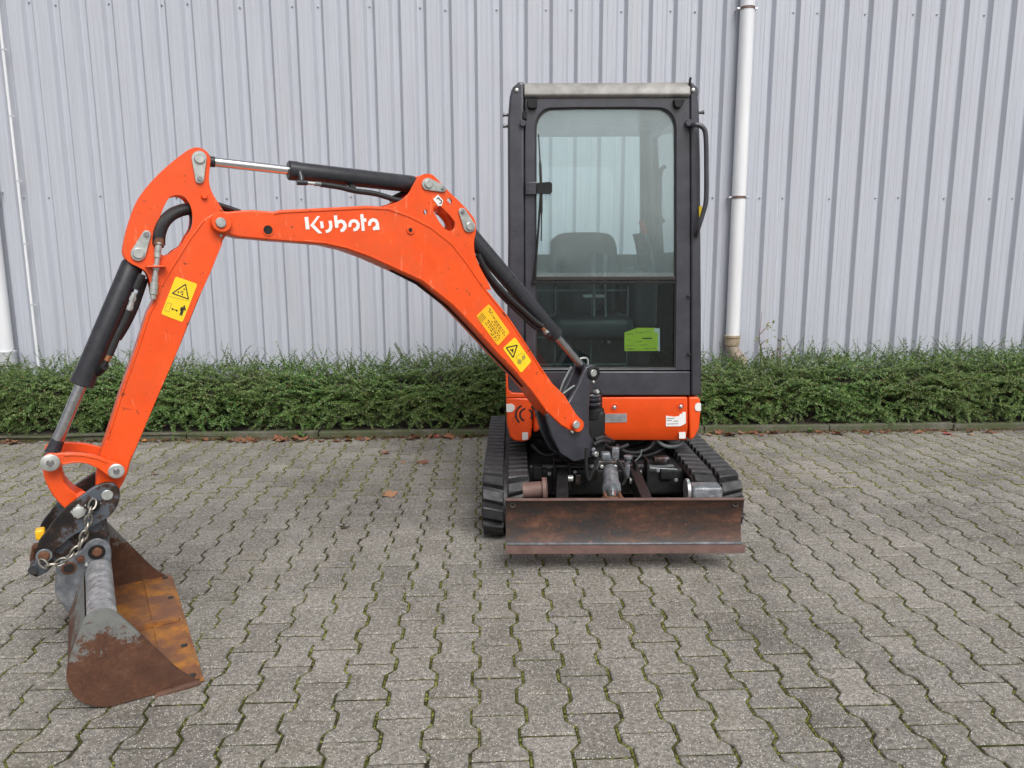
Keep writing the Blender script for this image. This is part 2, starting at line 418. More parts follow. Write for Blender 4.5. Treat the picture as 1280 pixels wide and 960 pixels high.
t = NT('chain_steel'); t.p(col=t.ramp(t.noise(90, 3), [(.3, (.20, .18, .15)), (.7, (.46, .44, .40))]), metal=.8, rough=.4)
plain('rust_bolt', (.14, .06, .032), .75, .1, .35, 70, .4)
plain('copper_fitting', (.45, .20, .10), .35, .7, .2, 60)
plain('sticker_yellow', (.86, .62, .02), .4, 0, .05, 30)
plain('sticker_gold', (.86, .48, .015), .4, 0, .05, 30)
plain('sticker_black', (.022, .02, .018), .5, 0, .1, 30)
plain('sticker_grey', (.36, .27, .05), .5, 0, .1, 30)
plain('sticker_white', (.80, .80, .79), .4, 0, .04, 30)
plain('lime_sheet', (.62, .74, .03), .5, 0, .06, 30)
plain('seat_vinyl', (.034, .036, .039), .45, 0, .12, 40)
plain('interior_dark', (.012, .013, .014), .55, 0, .15, 30)
plain('interior_grey', (.10, .11, .115), .5, 0, .15, 30)
plain('interior_trim', (.18, .21, .21), .4, .2, .15, 30)
plain('knob_red', (.55, .06, .035), .35, 0, .1, 30)
plain('roof_silver', (.24, .235, .225), .5, .1, .25, 16, .2)
plain('yellow_tag', (.80, .60, .02), .4, 0, .05, 30)
def glass(name, tint, d0, d1, k=1.8):
    t = NT(name)
    tr = t.n('ShaderNodeBsdfTransparent'); tr.inputs[0].default_value = (*tint, 1)
    gl = t.n('ShaderNodeBsdfGlossy'); gl.inputs['Roughness'].default_value = .015; gl.inputs[0].default_value = (1, 1, 1, 1)
    df = t.n('ShaderNodeBsdfDiffuse'); df.inputs[0].default_value = (.64, .84, .86, 1)  # pale blue diffuse haze, sky reflection put into the pane's colour
    fr = t.n('ShaderNodeFresnel'); fr.inputs[0].default_value = 1.55
    m1 = t.n('ShaderNodeMixShader'); m2 = t.n('ShaderNodeMixShader')
    t.l(t.ramp(t.noise(6, 4, .7), [(.3, d0), (.75, d1)]), m1.inputs[0]); t.l(tr.outputs[0], m1.inputs[1]); t.l(df.outputs[0], m1.inputs[2])
    t.l(t.math('MULTIPLY', fr.outputs[0], k), m2.inputs[0]); t.l(m1.outputs[0], m2.inputs[1]); t.l(gl.outputs[0], m2.inputs[2])
    t.l(m2.outputs[0], t.out.inputs[0])
glass('cab_glass', (.93, .99, .99), .09, .16, 2.4); glass('clear_glass', (.78, .88, .88), .0, .004, .7); glass('side_tint', (.90, .97, .97), .01, .03)

# ================================================================== EXCAVATOR
MA = R(2.8)
EX, EY, EZ = Vector((math.cos(MA), -math.sin(MA), 0)), Vector((math.sin(MA), math.cos(MA), 0)), Vector((0, 0, 1))
MO = Vector((.62, 2.93, 0))
MACH = Matrix((EX, EY, EZ)).transposed().to_4x4(); MACH.translation = MO
MINV = MACH.inverted()
def mY(px, py, y): return MINV @ onP(px, py, MO + EY * y, EY)
def mX(px, py, x): return MINV @ onP(px, py, MO + EX * x, EX)
def mZ(px, py, z): return MINV @ onZ(px, py, z)
def objm(name, bm, mat, parent, **k):
    bm.transform(MACH); return obj(name, bm, mat, parent, **k)
P0 = Vector((.47, 3.42, 0)); UU = Vector((-.885, -.466, 0)).normalized(); NN = Vector((-UU.y, UU.x, 0))
def B(px, py, t): return onP(px, py, P0 + NN * t, NN)
def Bs(s, t, z): return P0 + UU * s + NN * t + EZ * z
def sm(pts, n=5, closed=True): return [(v.x, v.y) for v in smoothpath([(x, y, 0) for x, y in pts], n, closed)]
def plateB(bm, pts, t, wdt, holes=()):
    """a plate in the boom's plane: near face at offset t, thickness wdt away from the camera"""
    prism(bm, [B(x, y, t) for x, y in pts], -NN * wdt, [[B(x, y, t) for x, y in h] for h in holes])
def circ(cx, cy, r, n=14, ry=None): return [(cx + r * math.cos(2 * math.pi * k / n), cy + (ry or r) * math.sin(2 * math.pi * k / n)) for k in range(n)]
def dimB(px, py, t): return (B(px, py, t) - CC).dot(CF) / FPX            # metres per photo pixel there
EXC = tag(empty('mini_excavator', MO), 'orange and black mini excavator parked on the pavers, boom swung to the left', 'excavator')

# ---------------------------------------------------------------- boom
BW = .058
boom = empty('boom', B(719.7, 530.8, 0), EXC)
top = [(300, 263), (316, 262.4), (330, 263.6), (343, 264.4), (350, 262.4), (406, 259.8), (459, 257), (486, 258.5), (512.5, 268), (539, 281.6), (565.6, 302.8), (584, 326.5), (602.5, 354), (618.5, 374), (635.5, 395), (654, 423), (680.3, 464), (691, 479.4), (706.6, 494.7), (721, 518)]
boss = [(727.5, 525), (729, 531.5), (726, 538), (719.5, 540.3), (711, 537.4)]
bot = [(701, 531.5), (682.5, 513.8), (665, 489.5), (647.5, 469.5), (621, 442), (592, 410), (565.6, 382.5), (528.4, 353), (495, 337.5), (459.4, 321.4), (432.8, 312), (406, 306), (379.7, 303.6), (347.8, 301.2), (300, 297), (288, 294)]
end = [(279, 291.5), (268, 288), (262.5, 279), (266, 268), (275.5, 264), (286, 264.5)]
bm = BM(); plateB(bm, top + boss + bot + end, BW, 2 * BW)
bb = obj('beam', bm, MATS['orange_paint'], boom, bev=.006, seg=2)
# raised weld flange along the top edge of the near side
def ribbon(bm, pts, t, wdt, h):
    P = [B(x, y, t) for x, y in pts]; n = len(P)
    a = []; b = []
    for i in range(n):
        d = (P[min(i + 1, n - 1)] - P[max(i - 1, 0)]).normalized(); sdv = NN.cross(d).normalized()
        a.append(P[i] + sdv * wdt / 2); b.append(P[i] - sdv * wdt / 2)
    prism(bm, a + b[::-1], NN * h)
def off(pts, dx, dy): return [(x + dx, y + dy) for x, y in pts]
bm = BM(); ribbon(bm, off(top[3:17], -.5, 3.0), BW - .002, .008, .005); obj('weld_flange', bm, MATS['orange_paint'], boom, bev=.002)
bm = BM(); ribbon(bm, off(bot[3:13], .6, -2.6), BW - .002, .007, .005); obj('weld_flange', bm, MATS['orange_paint'], boom, bev=.002)
# black slot between the bottom flanges
bm = BM()
under = [(660, 485), (621, 444), (592, 412), (565.6, 385), (528.4, 356), (495, 339)]
for k in range(len(under) - 1):
    p, q = B(*under[k], BW), B(*under[k + 1], BW); d = (q - p).normalized(); up = NN.cross(d)
    if up.z > 0: up = -up
    c = (p + q) / 2 - NN * BW
    M3 = Matrix((d, NN, d.cross(NN))).transposed()
    box(bm, c + up * -.003, ((q - p).length * 1.04, .011, .010), M3)
obj('hose_channel', bm, MATS['frame_black'], boom)
# cylinder bracket on the boom's back
brk = [(470, 266), (486, 256), (497, 252.5), (510, 243), (517.8, 229.8), (523, 221.8), (531, 217.3), (540.4, 218.3), (549.7, 227), (561.6, 239.6), (576.2, 253.7), (589.5, 268.3), (594.6, 278), (595, 289.5), (592.6, 303), (594, 318), (600, 334), (614, 362), (596, 352), (580, 330), (560, 306), (535, 290), (500, 275)]
slot = sm([(543, 258), (549, 257), (556, 263), (563, 270), (569, 279), (567, 287), (560, 288), (552, 281), (545, 270), (542, 263)], 3)
h1, h2 = circ(561.5, 252.5, 3.6, 12, 4.8), circ(531.8, 265.2, 2.6, 10, 3.4)
bm = BM()
bkl = sm(brk, 3)
plateB(bm, bkl, BW - .006, .012, [slot, h1, h2])
obj('bracket_plate', bm, MATS['orange_paint'], boom, bev=.0025)
bm = BM(); mir = lambda pts: [tuple(v) for v in pts]
def plateMirror(bm, pts, t, wdt, holes=()):
    """the same plate on the far side (offset -t), same place along the boom"""
    f = lambda x, y: B(x, y, t) - NN * (2 * t - wdt)
    prism(bm, [f(x, y) for x, y in pts], -NN * wdt, [[f(x, y) for x, y in h] for h in holes])
plateMirror(bm, bkl, BW - .006, .012, [slot, h1, h2]); obj('bracket_plate', bm, MATS['orange_paint'], boom, bev=.0025)
# bosses, plugs, bores
def bossB(name, px, py, t, rpx, hgt, mat, parent, ch=.002, n=24, rin=0):
    r = rpx * dimB(px, py, t); p = B(px, py, t); bm = BM()
    stations(bm, p, NN, [(-.002, r), (max(hgt - ch, .0005), r), (hgt, r - ch)], n)
    return obj(name, bm, mat, parent, smooth=35)
bossB('boss', 719.7, 530.8, BW, 8.2, .024, MATS['orange_paint'], boom)
bossB('pin', 719.7, 530.8, BW + .022, 5.0, .010, MATS['zinc'], boom)
bossB('grease_nipple', 714, 539.5, BW, 1.8, .014, MATS['zinc'], boom)
bossB('bore', 334.8, 287.5, BW - .001, 5.4, .0035, MATS['frame_black'], boom, .0004)
bm = BM(); stations(bm, B(334.8, 287.5, BW), NN, [(-.002, .0215), (.004, .0205), (.004, .0165), (-.0005, .0165)], 24, False); obj('bore_rim', bm, MATS['orange_paint'], boom, smooth=40)
bossB('boss', 513, 287.3, BW, 5.6, .006, MATS['orange_paint'], boom)
bossB('plug', 513, 287.3, BW + .006, 2.4, .003, MATS['frame_black'], boom, .0005)
bossB('boss', 275.8, 278.3, BW, 12.3, .026, MATS['orange_paint'], boom, .003)
bossB('pin', 275.8, 278.3, BW + .024, 6.2, .010, MATS['zinc'], boom)
bossB('grease_nipple', 276.5, 262.8, BW - .01, 1.8, .01, MATS['copper_fitting'], boom)
bossB('grease_nipple', 276, 294.5, BW - .01, 2.0, .01, MATS['zinc'], boom)
def keeper(p, q, rp, rq, t, parent, mat='zinc'):
    """pin end with its keeper plate from pin p to bolt q"""
    sc = dimB(*p, t); bm = BM(); pts = []
    dx, dy = q[0] - p[0], q[1] - p[1]; L = math.hypot(dx, dy); a0 = math.atan2(dy, dx)
    for k in range(13): a = a0 + math.pi / 2 + math.pi * k / 12; pts.append((p[0] + rp * math.cos(a), p[1] + rp * math.sin(a)))
    for k in range(9): a = a0 - math.pi / 2 + math.pi * k / 8; pts.append((q[0] + rq * math.cos(a), q[1] + rq * math.sin(a)))
    plateB(bm, pts, t + .006, .0065)
    k = obj('keeper_plate', bm, MATS[mat], parent, bev=.0012, seg=1)
    bm = BM(); stations(bm, B(*p, t + .005), NN, [(0, rp * .70 * sc), (.007, rp * .70 * sc), (.009, rp * .6 * sc)], 20); obj('pin_head', bm, MATS[mat], k, smooth=35)
    bm = BM(); stations(bm, B(*q, t + .005), NN, [(0, rq * .66 * sc), (.003, rq * .66 * sc), (.003, rq * .45 * sc), (.010, rq * .42 * sc)], 8); obj('bolt', bm, MATS['rod_steel'], k, smooth=35)
keeper((535.3, 230), (553.4, 235.5), 7.6, 4.6, BW - .004, boom)
keeper((587, 283), (578.2, 264.5), 7.4, 4.6, BW - .004, boom)
bm = BM(); tube(bm, [B(x, y, -.01) for x, y in sm([(547, 262), (556, 268), (562, 278), (565, 288)], 4, False)], .021, 12); obj('hose_sleeve', bm, MATS['orange_paint'], boom, smooth=60)
# lettering
def poly(name, pts, t, mat, parent, thick=.0009):
    bm = BM(); plateB(bm, pts, t + thick, thick * .9); return obj(name, bm, MATS[mat], parent)
LT = BW + .0006
Z1 = lambda L: [(370 + x / 10.667, 255 + y / 10.667) for x, y in L]
letters = {
 'letter_k': [[(112, 175), (162, 170), (182, 335), (132, 340)], [(187, 287), (285, 160), (320, 163), (240, 275), (350, 389), (302, 394)]],
 'letter_u': [[(318, 232), (360, 230), (372, 320), (332, 326)], [(432, 225), (478, 222), (487, 300), (475, 345), (445, 375), (400, 388), (392, 350), (420, 343), (440, 320), (443, 290)]],
 'letter_b': [[(503, 153), (548, 150), (553, 219), (600, 205), (650, 225), (678, 275), (672, 325), (640, 365), (600, 378), (588, 340), (615, 325), (632, 290), (620, 262), (595, 250), (567, 265), (563, 318), (522, 318)]],
 'letter_o': [[(697, 310), (700, 255), (725, 215), (770, 200), (820, 215), (852, 265), (845, 320), (815, 355), (770, 366), (762, 328), (795, 315), (810, 280), (795, 252), (765, 243), (742, 262), (735, 305)]],
 'letter_t': [[(855, 137), (897, 133), (903, 190), (935, 192), (942, 235), (908, 238), (918, 357), (878, 360)]],
 'letter_a': [[(962, 292), (960, 245), (985, 205), (1030, 187), (1080, 205), (1105, 250), (1115, 342), (1030, 352), (1022, 315), (1045, 303), (1065, 285), (1063, 260), (1048, 240), (1025, 234), (1005, 250), (1000, 290)]]}
for nm, ps in letters.items():
    bm = BM()
    for pl in ps: plateB(bm, Z1(pl), LT + .0008, .0007)
    obj(nm, bm, MATS['sticker_white'], boom)
# number sticker on the bracket
bm = BM(); plateB(bm, [(541.5, 249), (547.5, 243.2), (554, 250.5), (552.2, 257.2), (548, 257.4)], BW - .004, .0012); st5 = obj('number_sticker', bm, MATS['sticker_white'], boom)
def strokes(bm, segs, t, wpx):
    for (x0, y0, x1, y1) in segs:
        d = math.hypot(x1 - x0, y1 - y0) or 1; ox, oy = -(y1 - y0) / d * wpx / 2, (x1 - x0) / d * wpx / 2
        plateB(bm, [(x0 + ox, y0 + oy), (x1 + ox, y1 + oy), (x1 - ox, y1 - oy), (x0 - ox, y0 - oy)], t + .0006, .0006)
def pathsegs(p): return [(*p[i], *p[i + 1]) for i in range(len(p) - 1)]
bm = BM(); strokes(bm, pathsegs([(546, 248.6), (548.2, 246.8), (549.8, 249.6), (552, 250.6), (551.8, 253.6), (549.2, 254.4)]), BW - .003, 1.1); obj('digit', bm, MATS['sticker_black'], st5)
# warning stickers on the boom
def rquad(pts, r=.10):
    out = []; n = len(pts)
    for i in range(n):
        p, a, b = pts[i], pts[i - 1], pts[(i + 1) % n]
        for q, wq in ((a, r), (p, 0), (b, r)):
            pass
        A = (p[0] + (a[0] - p[0]) * r, p[1] + (a[1] - p[1]) * r); Bq = (p[0] + (b[0] - p[0]) * r, p[1] + (b[1] - p[1]) * r)
        for k in range(4):
            u = k / 3; out.append(((1 - u) ** 2 * A[0] + 2 * u * (1 - u) * p[0] + u * u * Bq[0], (1 - u) ** 2 * A[1] + 2 * u * (1 - u) * p[1] + u * u * Bq[1]))
    return out
Z2 = lambda L: [(590 + x / 9.6, 375 + y / 9.6) for x, y in L]
q1 = Z2([(205, 45), (455, 390), (310, 550), (50, 195)])
s1 = poly('warning_sticker', rquad(q1, .09), LT, 'sticker_gold', boom)
def quadmap(q, u, v):
    a = ((1 - u) * q[0][0] + u * q[1][0], (1 - u) * q[0][1] + u * q[1][1]); b = ((1 - u) * q[3][0] + u * q[2][0], (1 - u) * q[3][1] + u * q[2][1])
    return ((1 - v) * a[0] + v * b[0], (1 - v) * a[1] + v * b[1])
random.seed(5)
bm = BM(); segs = []
for v, a0, a1 in ((.14, .10, .26), (.24, .14, .9), (.34, .45, .95), (.46, .40, .80), (.58, .30, .86), (.68, .34, .92), (.80, .30, .94), (.90, .62, .9)):
    u = a0
    while u < a1:
        L = random.uniform(.03, .10)
        p, q = quadmap(q1, u, v), quadmap(q1, min(u + L, a1), v); segs.append((*p, *q)); u += L + random.uniform(.02, .05)
strokes(bm, segs, LT + .001, .95)
fine = []
for v in (.62, .70, .78, .86, .94):
    fine.append((*quadmap(q1, .04, v), *quadmap(q1, .24, v)))
strokes(bm, fine, LT + .001, .45)
obj('sticker_print', bm, MATS['sticker_black'], s1)
q2 = Z2([(515, 445), (715, 735), (590, 875), (370, 580)])
s2 = poly('warning_sticker', rquad(q2, .08), LT, 'sticker_yellow', boom)
bm = BM(); tri = Z2([(543, 542), (412, 572), (495, 690)]); strokes(bm, pathsegs(tri + [tri[0]]), LT + .001, 1.5)
strokes(bm, pathsegs(Z2([(462, 592), (480, 610), (492, 588), (488, 630)])), LT + .001, 1.6)
obj('sticker_print', bm, MATS['sticker_black'], s2)
bm = BM(); strokes(bm, pathsegs(Z2([(548, 715), (525, 690), (595, 635), (640, 660)])) + pathsegs(Z2([(600, 715), (615, 735)])), LT + .001, .5)
for cx, cy, rr in ((570, 740, 26), (620, 690, 22)): plateB(bm, Z2(circ(cx, cy, rr, 10, rr * 1.25)), LT + .0016, .0006)
obj('sticker_print', bm, MATS['sticker_grey'], s2)

# ---------------------------------------------------------------- arm
AWD = .050
arm = empty('arm', B(275.8, 278.3, 0), EXC)
bx_ = [(257, 271.5), (266, 266.5), (276, 264.5), (286, 268), (289.5, 276), (286, 289), (279, 300), (259.7, 348), (246, 380), (224, 435), (198, 495), (179.4, 539), (163, 578), (160, 590), (156, 600), (150, 611), (142, 622), (132, 627), (122, 622), (119.5, 611), (121, 590), (125.5, 567.5), (132.5, 548.7), (151, 490), (170, 436), (184, 392), (191.7, 377), (199, 358), (211.7, 336.7), (228, 308), (240, 291)]
bm = BM(); plateB(bm, bx_, AWD, 2 * AWD); obj('beam', bm, MATS['orange_paint'], arm, bev=.006)
bm = BM(); ribbon(bm, [(277, 303), (262, 340), (244, 379), (222, 435), (196, 495), (177.4, 539), (164, 570)], AWD - .001, .006, .004); obj('weld_flange', bm, MATS['orange_paint'], arm, bev=.0015)
bm = BM(); ribbon(bm, [(255, 275), (238, 298), (213, 338), (201, 358), (194, 378), (186, 394), (172, 437), (153, 490), (134.5, 548)], AWD - .001, .006, .004); obj('weld_flange', bm, MATS['orange_paint'], arm, bev=.0015)
ear = [(154, 313), (156.7, 296.7), (161.7, 278.3), (170, 255), (180, 238.3), (193.3, 222.5), (210, 206.7), (226.7, 193.3), (236.7, 186.7), (246.7, 184), (256.7, 188), (263, 197), (262, 213), (261.3, 226.7), (265, 240), (271.7, 251.7), (279, 263), (283, 272), (268, 284), (250, 300), (232, 320), (215, 342), (203, 362), (194, 377), (190, 368), (187.5, 355), (184.7, 344), (180, 338), (171.7, 333.3), (161.5, 328), (156, 321)]
hole = [(213.3, 245.8), (225, 244), (233.3, 249), (239, 260), (240.8, 273.3), (239, 285), (233, 295), (226.7, 306.7), (218, 312), (211.7, 317.5), (204, 319), (197.5, 313), (194, 300), (195.5, 286), (201.7, 266.7), (206.7, 255)]
el = sm(ear, 3); hl = sm(hole, 3)
bm = BM(); plateB(bm, el, AWD - .002, .012, [hl]); obj('ear_plate', bm, MATS['orange_paint'], arm, bev=.0025)
bm = BM(); plateMirror(bm, el, AWD - .002, .012, [hl]); obj('ear_plate', bm, MATS['orange_paint'], arm, bev=.0025)
keeper((249, 197.8), (249.7, 223.7), 9.4, 5.6, AWD, arm)
keeper((173, 316.7), (183.2, 293.4), 9.6, 5.6, AWD, arm)
bossB('stub', 255, 245, AWD - .002, 3.8, .012, MATS['orange_paint'], arm)
q3 = [(190 + x / 13.71, 340 + y / 13.71) for x, y in [(405, 75), (780, 205), (525, 860), (155, 720)]]
Z3 = lambda L: [(190 + x / 13.71, 340 + y / 13.71) for x, y in L]
s3 = poly('warning_sticker', rquad(q3, .06), AWD + .0004, 'sticker_yellow', arm)
bm = BM(); tri = Z3([(573, 210), (350, 363), (625, 465)]); strokes(bm, pathsegs(tri + [tri[0]]), AWD + .0014, 1.35)
strokes(bm, pathsegs(Z3([(335, 632), (440, 662)])), AWD + .0014, .9)
for c_ in ([(328, 632), (360, 610), (355, 655)], [(447, 662), (415, 640), (410, 684)]): plateB(bm, Z3(c_), AWD + .002, .0006)
plateB(bm, Z3(circ(553, 588, 17, 10)), AWD + .002, .0006)
plateB(bm, Z3([(492, 605), (520, 600), (575, 612), (580, 660), (562, 662), (550, 640), (535, 690), (515, 752), (496, 748), (505, 695), (490, 742), (470, 735), (492, 670), (480, 655)]), AWD + .002, .0006)
plateB(bm, Z3([(436, 345), (455, 325), (470, 350), (450, 362)]), AWD + .002, .0006); plateB(bm, Z3([(505, 375), (535, 370), (530, 400), (510, 398)]), AWD + .002, .0006); plateB(bm, Z3([(535, 285), (560, 280), (565, 305), (545, 308)]), AWD + .002, .0006)
obj('sticker_print', bm, MATS['sticker_black'], s3)
bm = BM(); fr_ = Z3([(262, 522), (335, 545), (290, 680), (215, 655)]); strokes(bm, pathsegs(fr_ + [fr_[0]]), AWD + .0014, .5); strokes(bm, pathsegs(Z3([(285, 415), (640, 500)])), AWD + .0014, .4); plateB(bm, Z3([(480, 330), (520, 315), (550, 345), (520, 365), (490, 360)]), AWD + .0018, .0006)
obj('sticker_print', bm, MATS['sticker_grey'], s3)

# ---------------------------------------------------------------- hydraulic cylinders
def cylB(name, a, b, split, rb, rr, parent, t=0.0, eye=.022, chrome='chrome', eyelen=.055, gland=True):
    """barrel from pixel a, rod to pixel b (both in the plane at offset t); split = share of length that is barrel"""
    A, Bq = B(*a, t), B(*b, t); L = (Bq - A).length; d = (Bq - A).normalized()
    root = empty(name, A, parent); bm = BM()
    e = split * L
    stations(bm, A, d, [(.03, rb * .55), (.035, rb * .9), (.045, rb), (e - .035, rb), (e - .035, rb * 1.06), (e - .004, rb * 1.06), (e, rb * .9), (e, rr * 1.15)], 28)
    obj('barrel', bm, MATS['cylinder_black'], root, smooth=35)
    bm = BM(); stations(bm, A + NN * -.035, NN, [(0, eye * 1.15), (.07, eye * 1.15)], 24); obj('barrel_eye', bm, MATS['cylinder_black'], root, smooth=35)
    bm = BM(); stations(bm, A + d * (e - .05), d, [(0, rr), (L - e + .05 - eyelen, rr)], 20); obj('rod', bm, MATS[chrome], root, smooth=40)
    bm = BM(); stations(bm, A + d * (L - eyelen), d, [(-.002, rr * 1.12), (.018, rr * 1.16), (eyelen * .8, rr * 1.3)], 20)
    stations(bm, Bq + NN * -.032, NN, [(0, eye), (.064, eye)], 24); obj('rod_eye', bm, MATS['cylinder_black'], root, smooth=35)
    return root, A, d, L
def mid(px, py, t): # a pixel seen on the near side at offset t, shifted back to the centre plane
    p = B(px, py, t) - NN * t; dv = p - CC; z = dv.dot(CF); return (640 + FPX * dv.dot(CR) / z, 480 - FPX * dv.dot(CU) / z)
ca = mid(535.3, 230, BW); cb = mid(249, 197.8, AWD)
c1, A1, d1, L1 = cylB('arm_cylinder', ca, cb, .635, .0335, .0165, EXC)
ca = mid(587, 283, BW); cb = mid(741.6, 466.3, .055)
c2, A2, d2, L2 = cylB('boom_cylinder', ca, cb, .73, .036, .018, EXC, chrome='rod_steel')
ca = mid(173, 316.7, AWD); cb = mid(62.8, 578.4, .10)
c3, A3, d3, L3 = cylB('bucket_cylinder', ca, cb, .655, .0345, .0185, EXC, chrome='rod_steel')
def hose(name, pts, r, parent, mat='hose_rubber', n=10, k=6):
    bm = BM(); tube(bm, smoothpath(pts, k), r, n); return obj(name, bm, MATS[mat], parent, smooth=60)
def HB(L, t): return [B(x, y, tt if tt is not None else t) for x, y, tt in [(q + (None,))[:3] for q in L]]
# arm cylinder hose and fitting
bm = BM(); p = B(376, 219, .03); tube(bm, [B(374, 213, .02), B(376.5, 222, .035), B(377, 227, .04)], [.011, .012, .011], 10); tube(bm, [B(371, 228, .04), B(384, 228.5, .04)], .010, 10); obj('fitting', bm, MATS['cylinder_black'], c1, smooth=50)
bm = BM(); rod(bm, B(383, 228.5, .04), B(394, 229.6, .04), .0065, 8); obj('fitting', bm, MATS['zinc'], c1, smooth=50)
bm = BM(); rod(bm, B(393, 229.5, .04), B(402, 230.4, .04), .0085, 12); obj('hose_collar', bm, MATS['interior_trim'], c1, smooth=50)
hose('hose', HB([(401, 230.3), (425, 234), (443.4, 238.5), (468, 242), (486, 247), (497, 250), (512, 250)], .04), .0105, c1)
bm = BM(); stations(bm, B(443, 236, .02), d1, [(0, .016), (.02, .016)], 12); obj('hose_clamp', bm, MATS['frame_black'], c1, smooth=50)
hose('hose', HB([(487, 250), (500, 243), (515, 236), (522, 234)], -.03), .0095, c1)
# boom cylinder hoses
hose('hose', HB([(597, 318), (612, 345), (635, 371), (656, 390), (668, 401), (678, 408)], .035), .0125, c2)
hose('hose', HB([(600, 330), (620, 362), (640, 383), (655, 397), (668, 409), (676, 412)], .02), .0095, c2)
bm = BM(); rod(bm, B(674, 405.5, .035), B(681, 413, .035), .0085, 10); obj('fitting', bm, MATS['copper_fitting'], c2, smooth=50)
bm = BM(); rod(bm, B(678, 410, .035), B(683, 416, .035), .0075, 8); rod(bm, B(682, 415, .03), B(686, 418, .02), .0125, 10); obj('fitting', bm, MATS['zinc'], c2, smooth=50)
bm = BM(); rod(bm, B(683, 419, .035), B(690, 412, .0), .0135, 12); obj('fitting', bm, MATS['cylinder_black'], c2, smooth=50)
# bucket cylinder pipework
hose('hose', HB([(178, 343), (174, 352), (170, 362)], .045), .0125, c3)
bm = BM(); rod(bm, B(168, 366, .045), B(161.5, 388, .045), .0085, 8); rod(bm, B(166.5, 371, .045), B(165, 376, .045), .0112, 6); rod(bm, B(163, 382, .045), B(162, 386, .045), .0105, 6); obj('fitting', bm, MATS['zinc'], c3, smooth=40)
hose('hose', HB([(161.5, 388), (156, 402), (148, 418), (141, 434), (137, 444)], .045), .0115, c3)
hose('hose', HB([(182, 348), (176, 366), (168, 388), (158, 408), (148, 424)], -.005), .010, c3)
bm = BM(); rod(bm, B(137.5, 443, .045), B(133.5, 451, .045), .009, 10); obj('fitting', bm, MATS['copper_fitting'], c3, smooth=50)
bm = BM(); rod(bm, B(134, 450, .045), B(130, 458, .045), .0085, 8); rod(bm, B(131, 458, .05), B(122, 466, .01), .0135, 10); obj('fitting', bm, MATS['frame_black'], c3, smooth=50)
# auxiliary line on the arm: couplings and the thick sleeve through the ear
aux = empty('auxiliary_line', B(197, 305, .04), EXC)
hose('hose_sleeve', HB([(198.5, 306, .045), (199.5, 292, .045), (205, 278, .042), (215, 268, .03), (228, 262.5, .015), (241, 260, 0), (256, 258, -.01), (272, 257, -.02), (300, 263, -.03), (330, 267, -.03)], .04), [.0205] * 25 + [.0205] * 12 + [.013] * 18, aux, k=6) if False else None
bm = BM(); pts = smoothpath(HB([(198.5, 306, .045), (199.5, 292, .045), (205, 278, .042), (215, 268, .03), (228, 262.5, .015), (241, 260.5, 0), (256, 258, -.012)], .04), 6); tube(bm, pts, .0205, 14); obj('hose_sleeve', bm, MATS['hose_rubber'], aux, smooth=60)
hose('hose', HB([(250, 254, -.004), (268, 255, -.01), (284, 259.5, -.015), (300, 265, -.02)], 0), .0095, aux)
hose('hose', HB([(248, 261, -.02), (266, 261, -.024), (282, 264, -.028), (298, 270, -.03)], 0), .0095, aux)
hose('hose', HB([(236, 262, .0), (241, 275, -.01), (238, 292, -.015), (228, 312, -.015)], 0), .0085, aux)
AX = [(199, 303), (197.2, 315), (196.6, 322), (195.8, 331), (194.8, 337), (194, 345), (193.2, 353), (192.2, 362), (191.6, 368), (191, 374)]
rad = [.0125, .0125, .0095, .0135, .0095, .0120, .0155, .0155, .0115, .0125]
bm = BM()
for i in range(len(AX) - 1):
    tq = .062; rod(bm, B(*AX[i], tq), B(*AX[i + 1], tq), rad[i] * .86, 8 if i in (3, 5) else 16, .0012)
obj('coupling', bm, MATS['zinc'], aux, smooth=30)
bm = BM(); rod(bm, B(199.2, 299, .05), B(198.3, 308, .058), .0165, 14); obj('hose_collar', bm, MATS['rust_bolt'], aux, smooth=40)
bm = BM(); M3 = Matrix((UU, NN, EZ)).transposed(); box(bm, B(194.5, 333, .055), (.062, .05, .006), M3); obj('bracket', bm, MATS['orange_paint'], aux, bev=.002)

# ---------------------------------------------------------------- bucket linkage
lk = empty('bucket_linkage', B(100, 580, 0), EXC)
link_o = [(53.5, 574), (57, 569), (63, 567), (70, 567.5), (76.9, 566.5), (90, 566), (105, 567), (123.75, 571), (135, 575.5), (142, 577), (150, 580), (154, 588), (151, 596), (145, 598.5), (138, 597), (130, 591.5), (123.75, 587), (110.6, 580.6), (98, 578.6), (86, 579.4), (75, 582), (72, 586), (66, 589), (59, 588.5), (54, 583)]
for t_ in (.088, -.072):
    bm = BM()
    loop = [B(x, y, .088) - NN * (.088 - t_) for x, y in sm(link_o, 3)]
    prism(bm, loop, -NN * .018); obj('side_link', bm, MATS['orange_paint'], lk, bev=.003)
bm = BM(); ribbon(bm, [(80, 569), (92, 568.4), (105, 569.4), (122, 573), (134, 578)], .087, .006, .004); ribbon(bm, [(78, 580), (90, 577.6), (100, 577), (111, 578.6), (124, 584.6)], .087, .006, .004); obj('weld_flange', bm, MATS['orange_paint'], lk, bev=.0015)
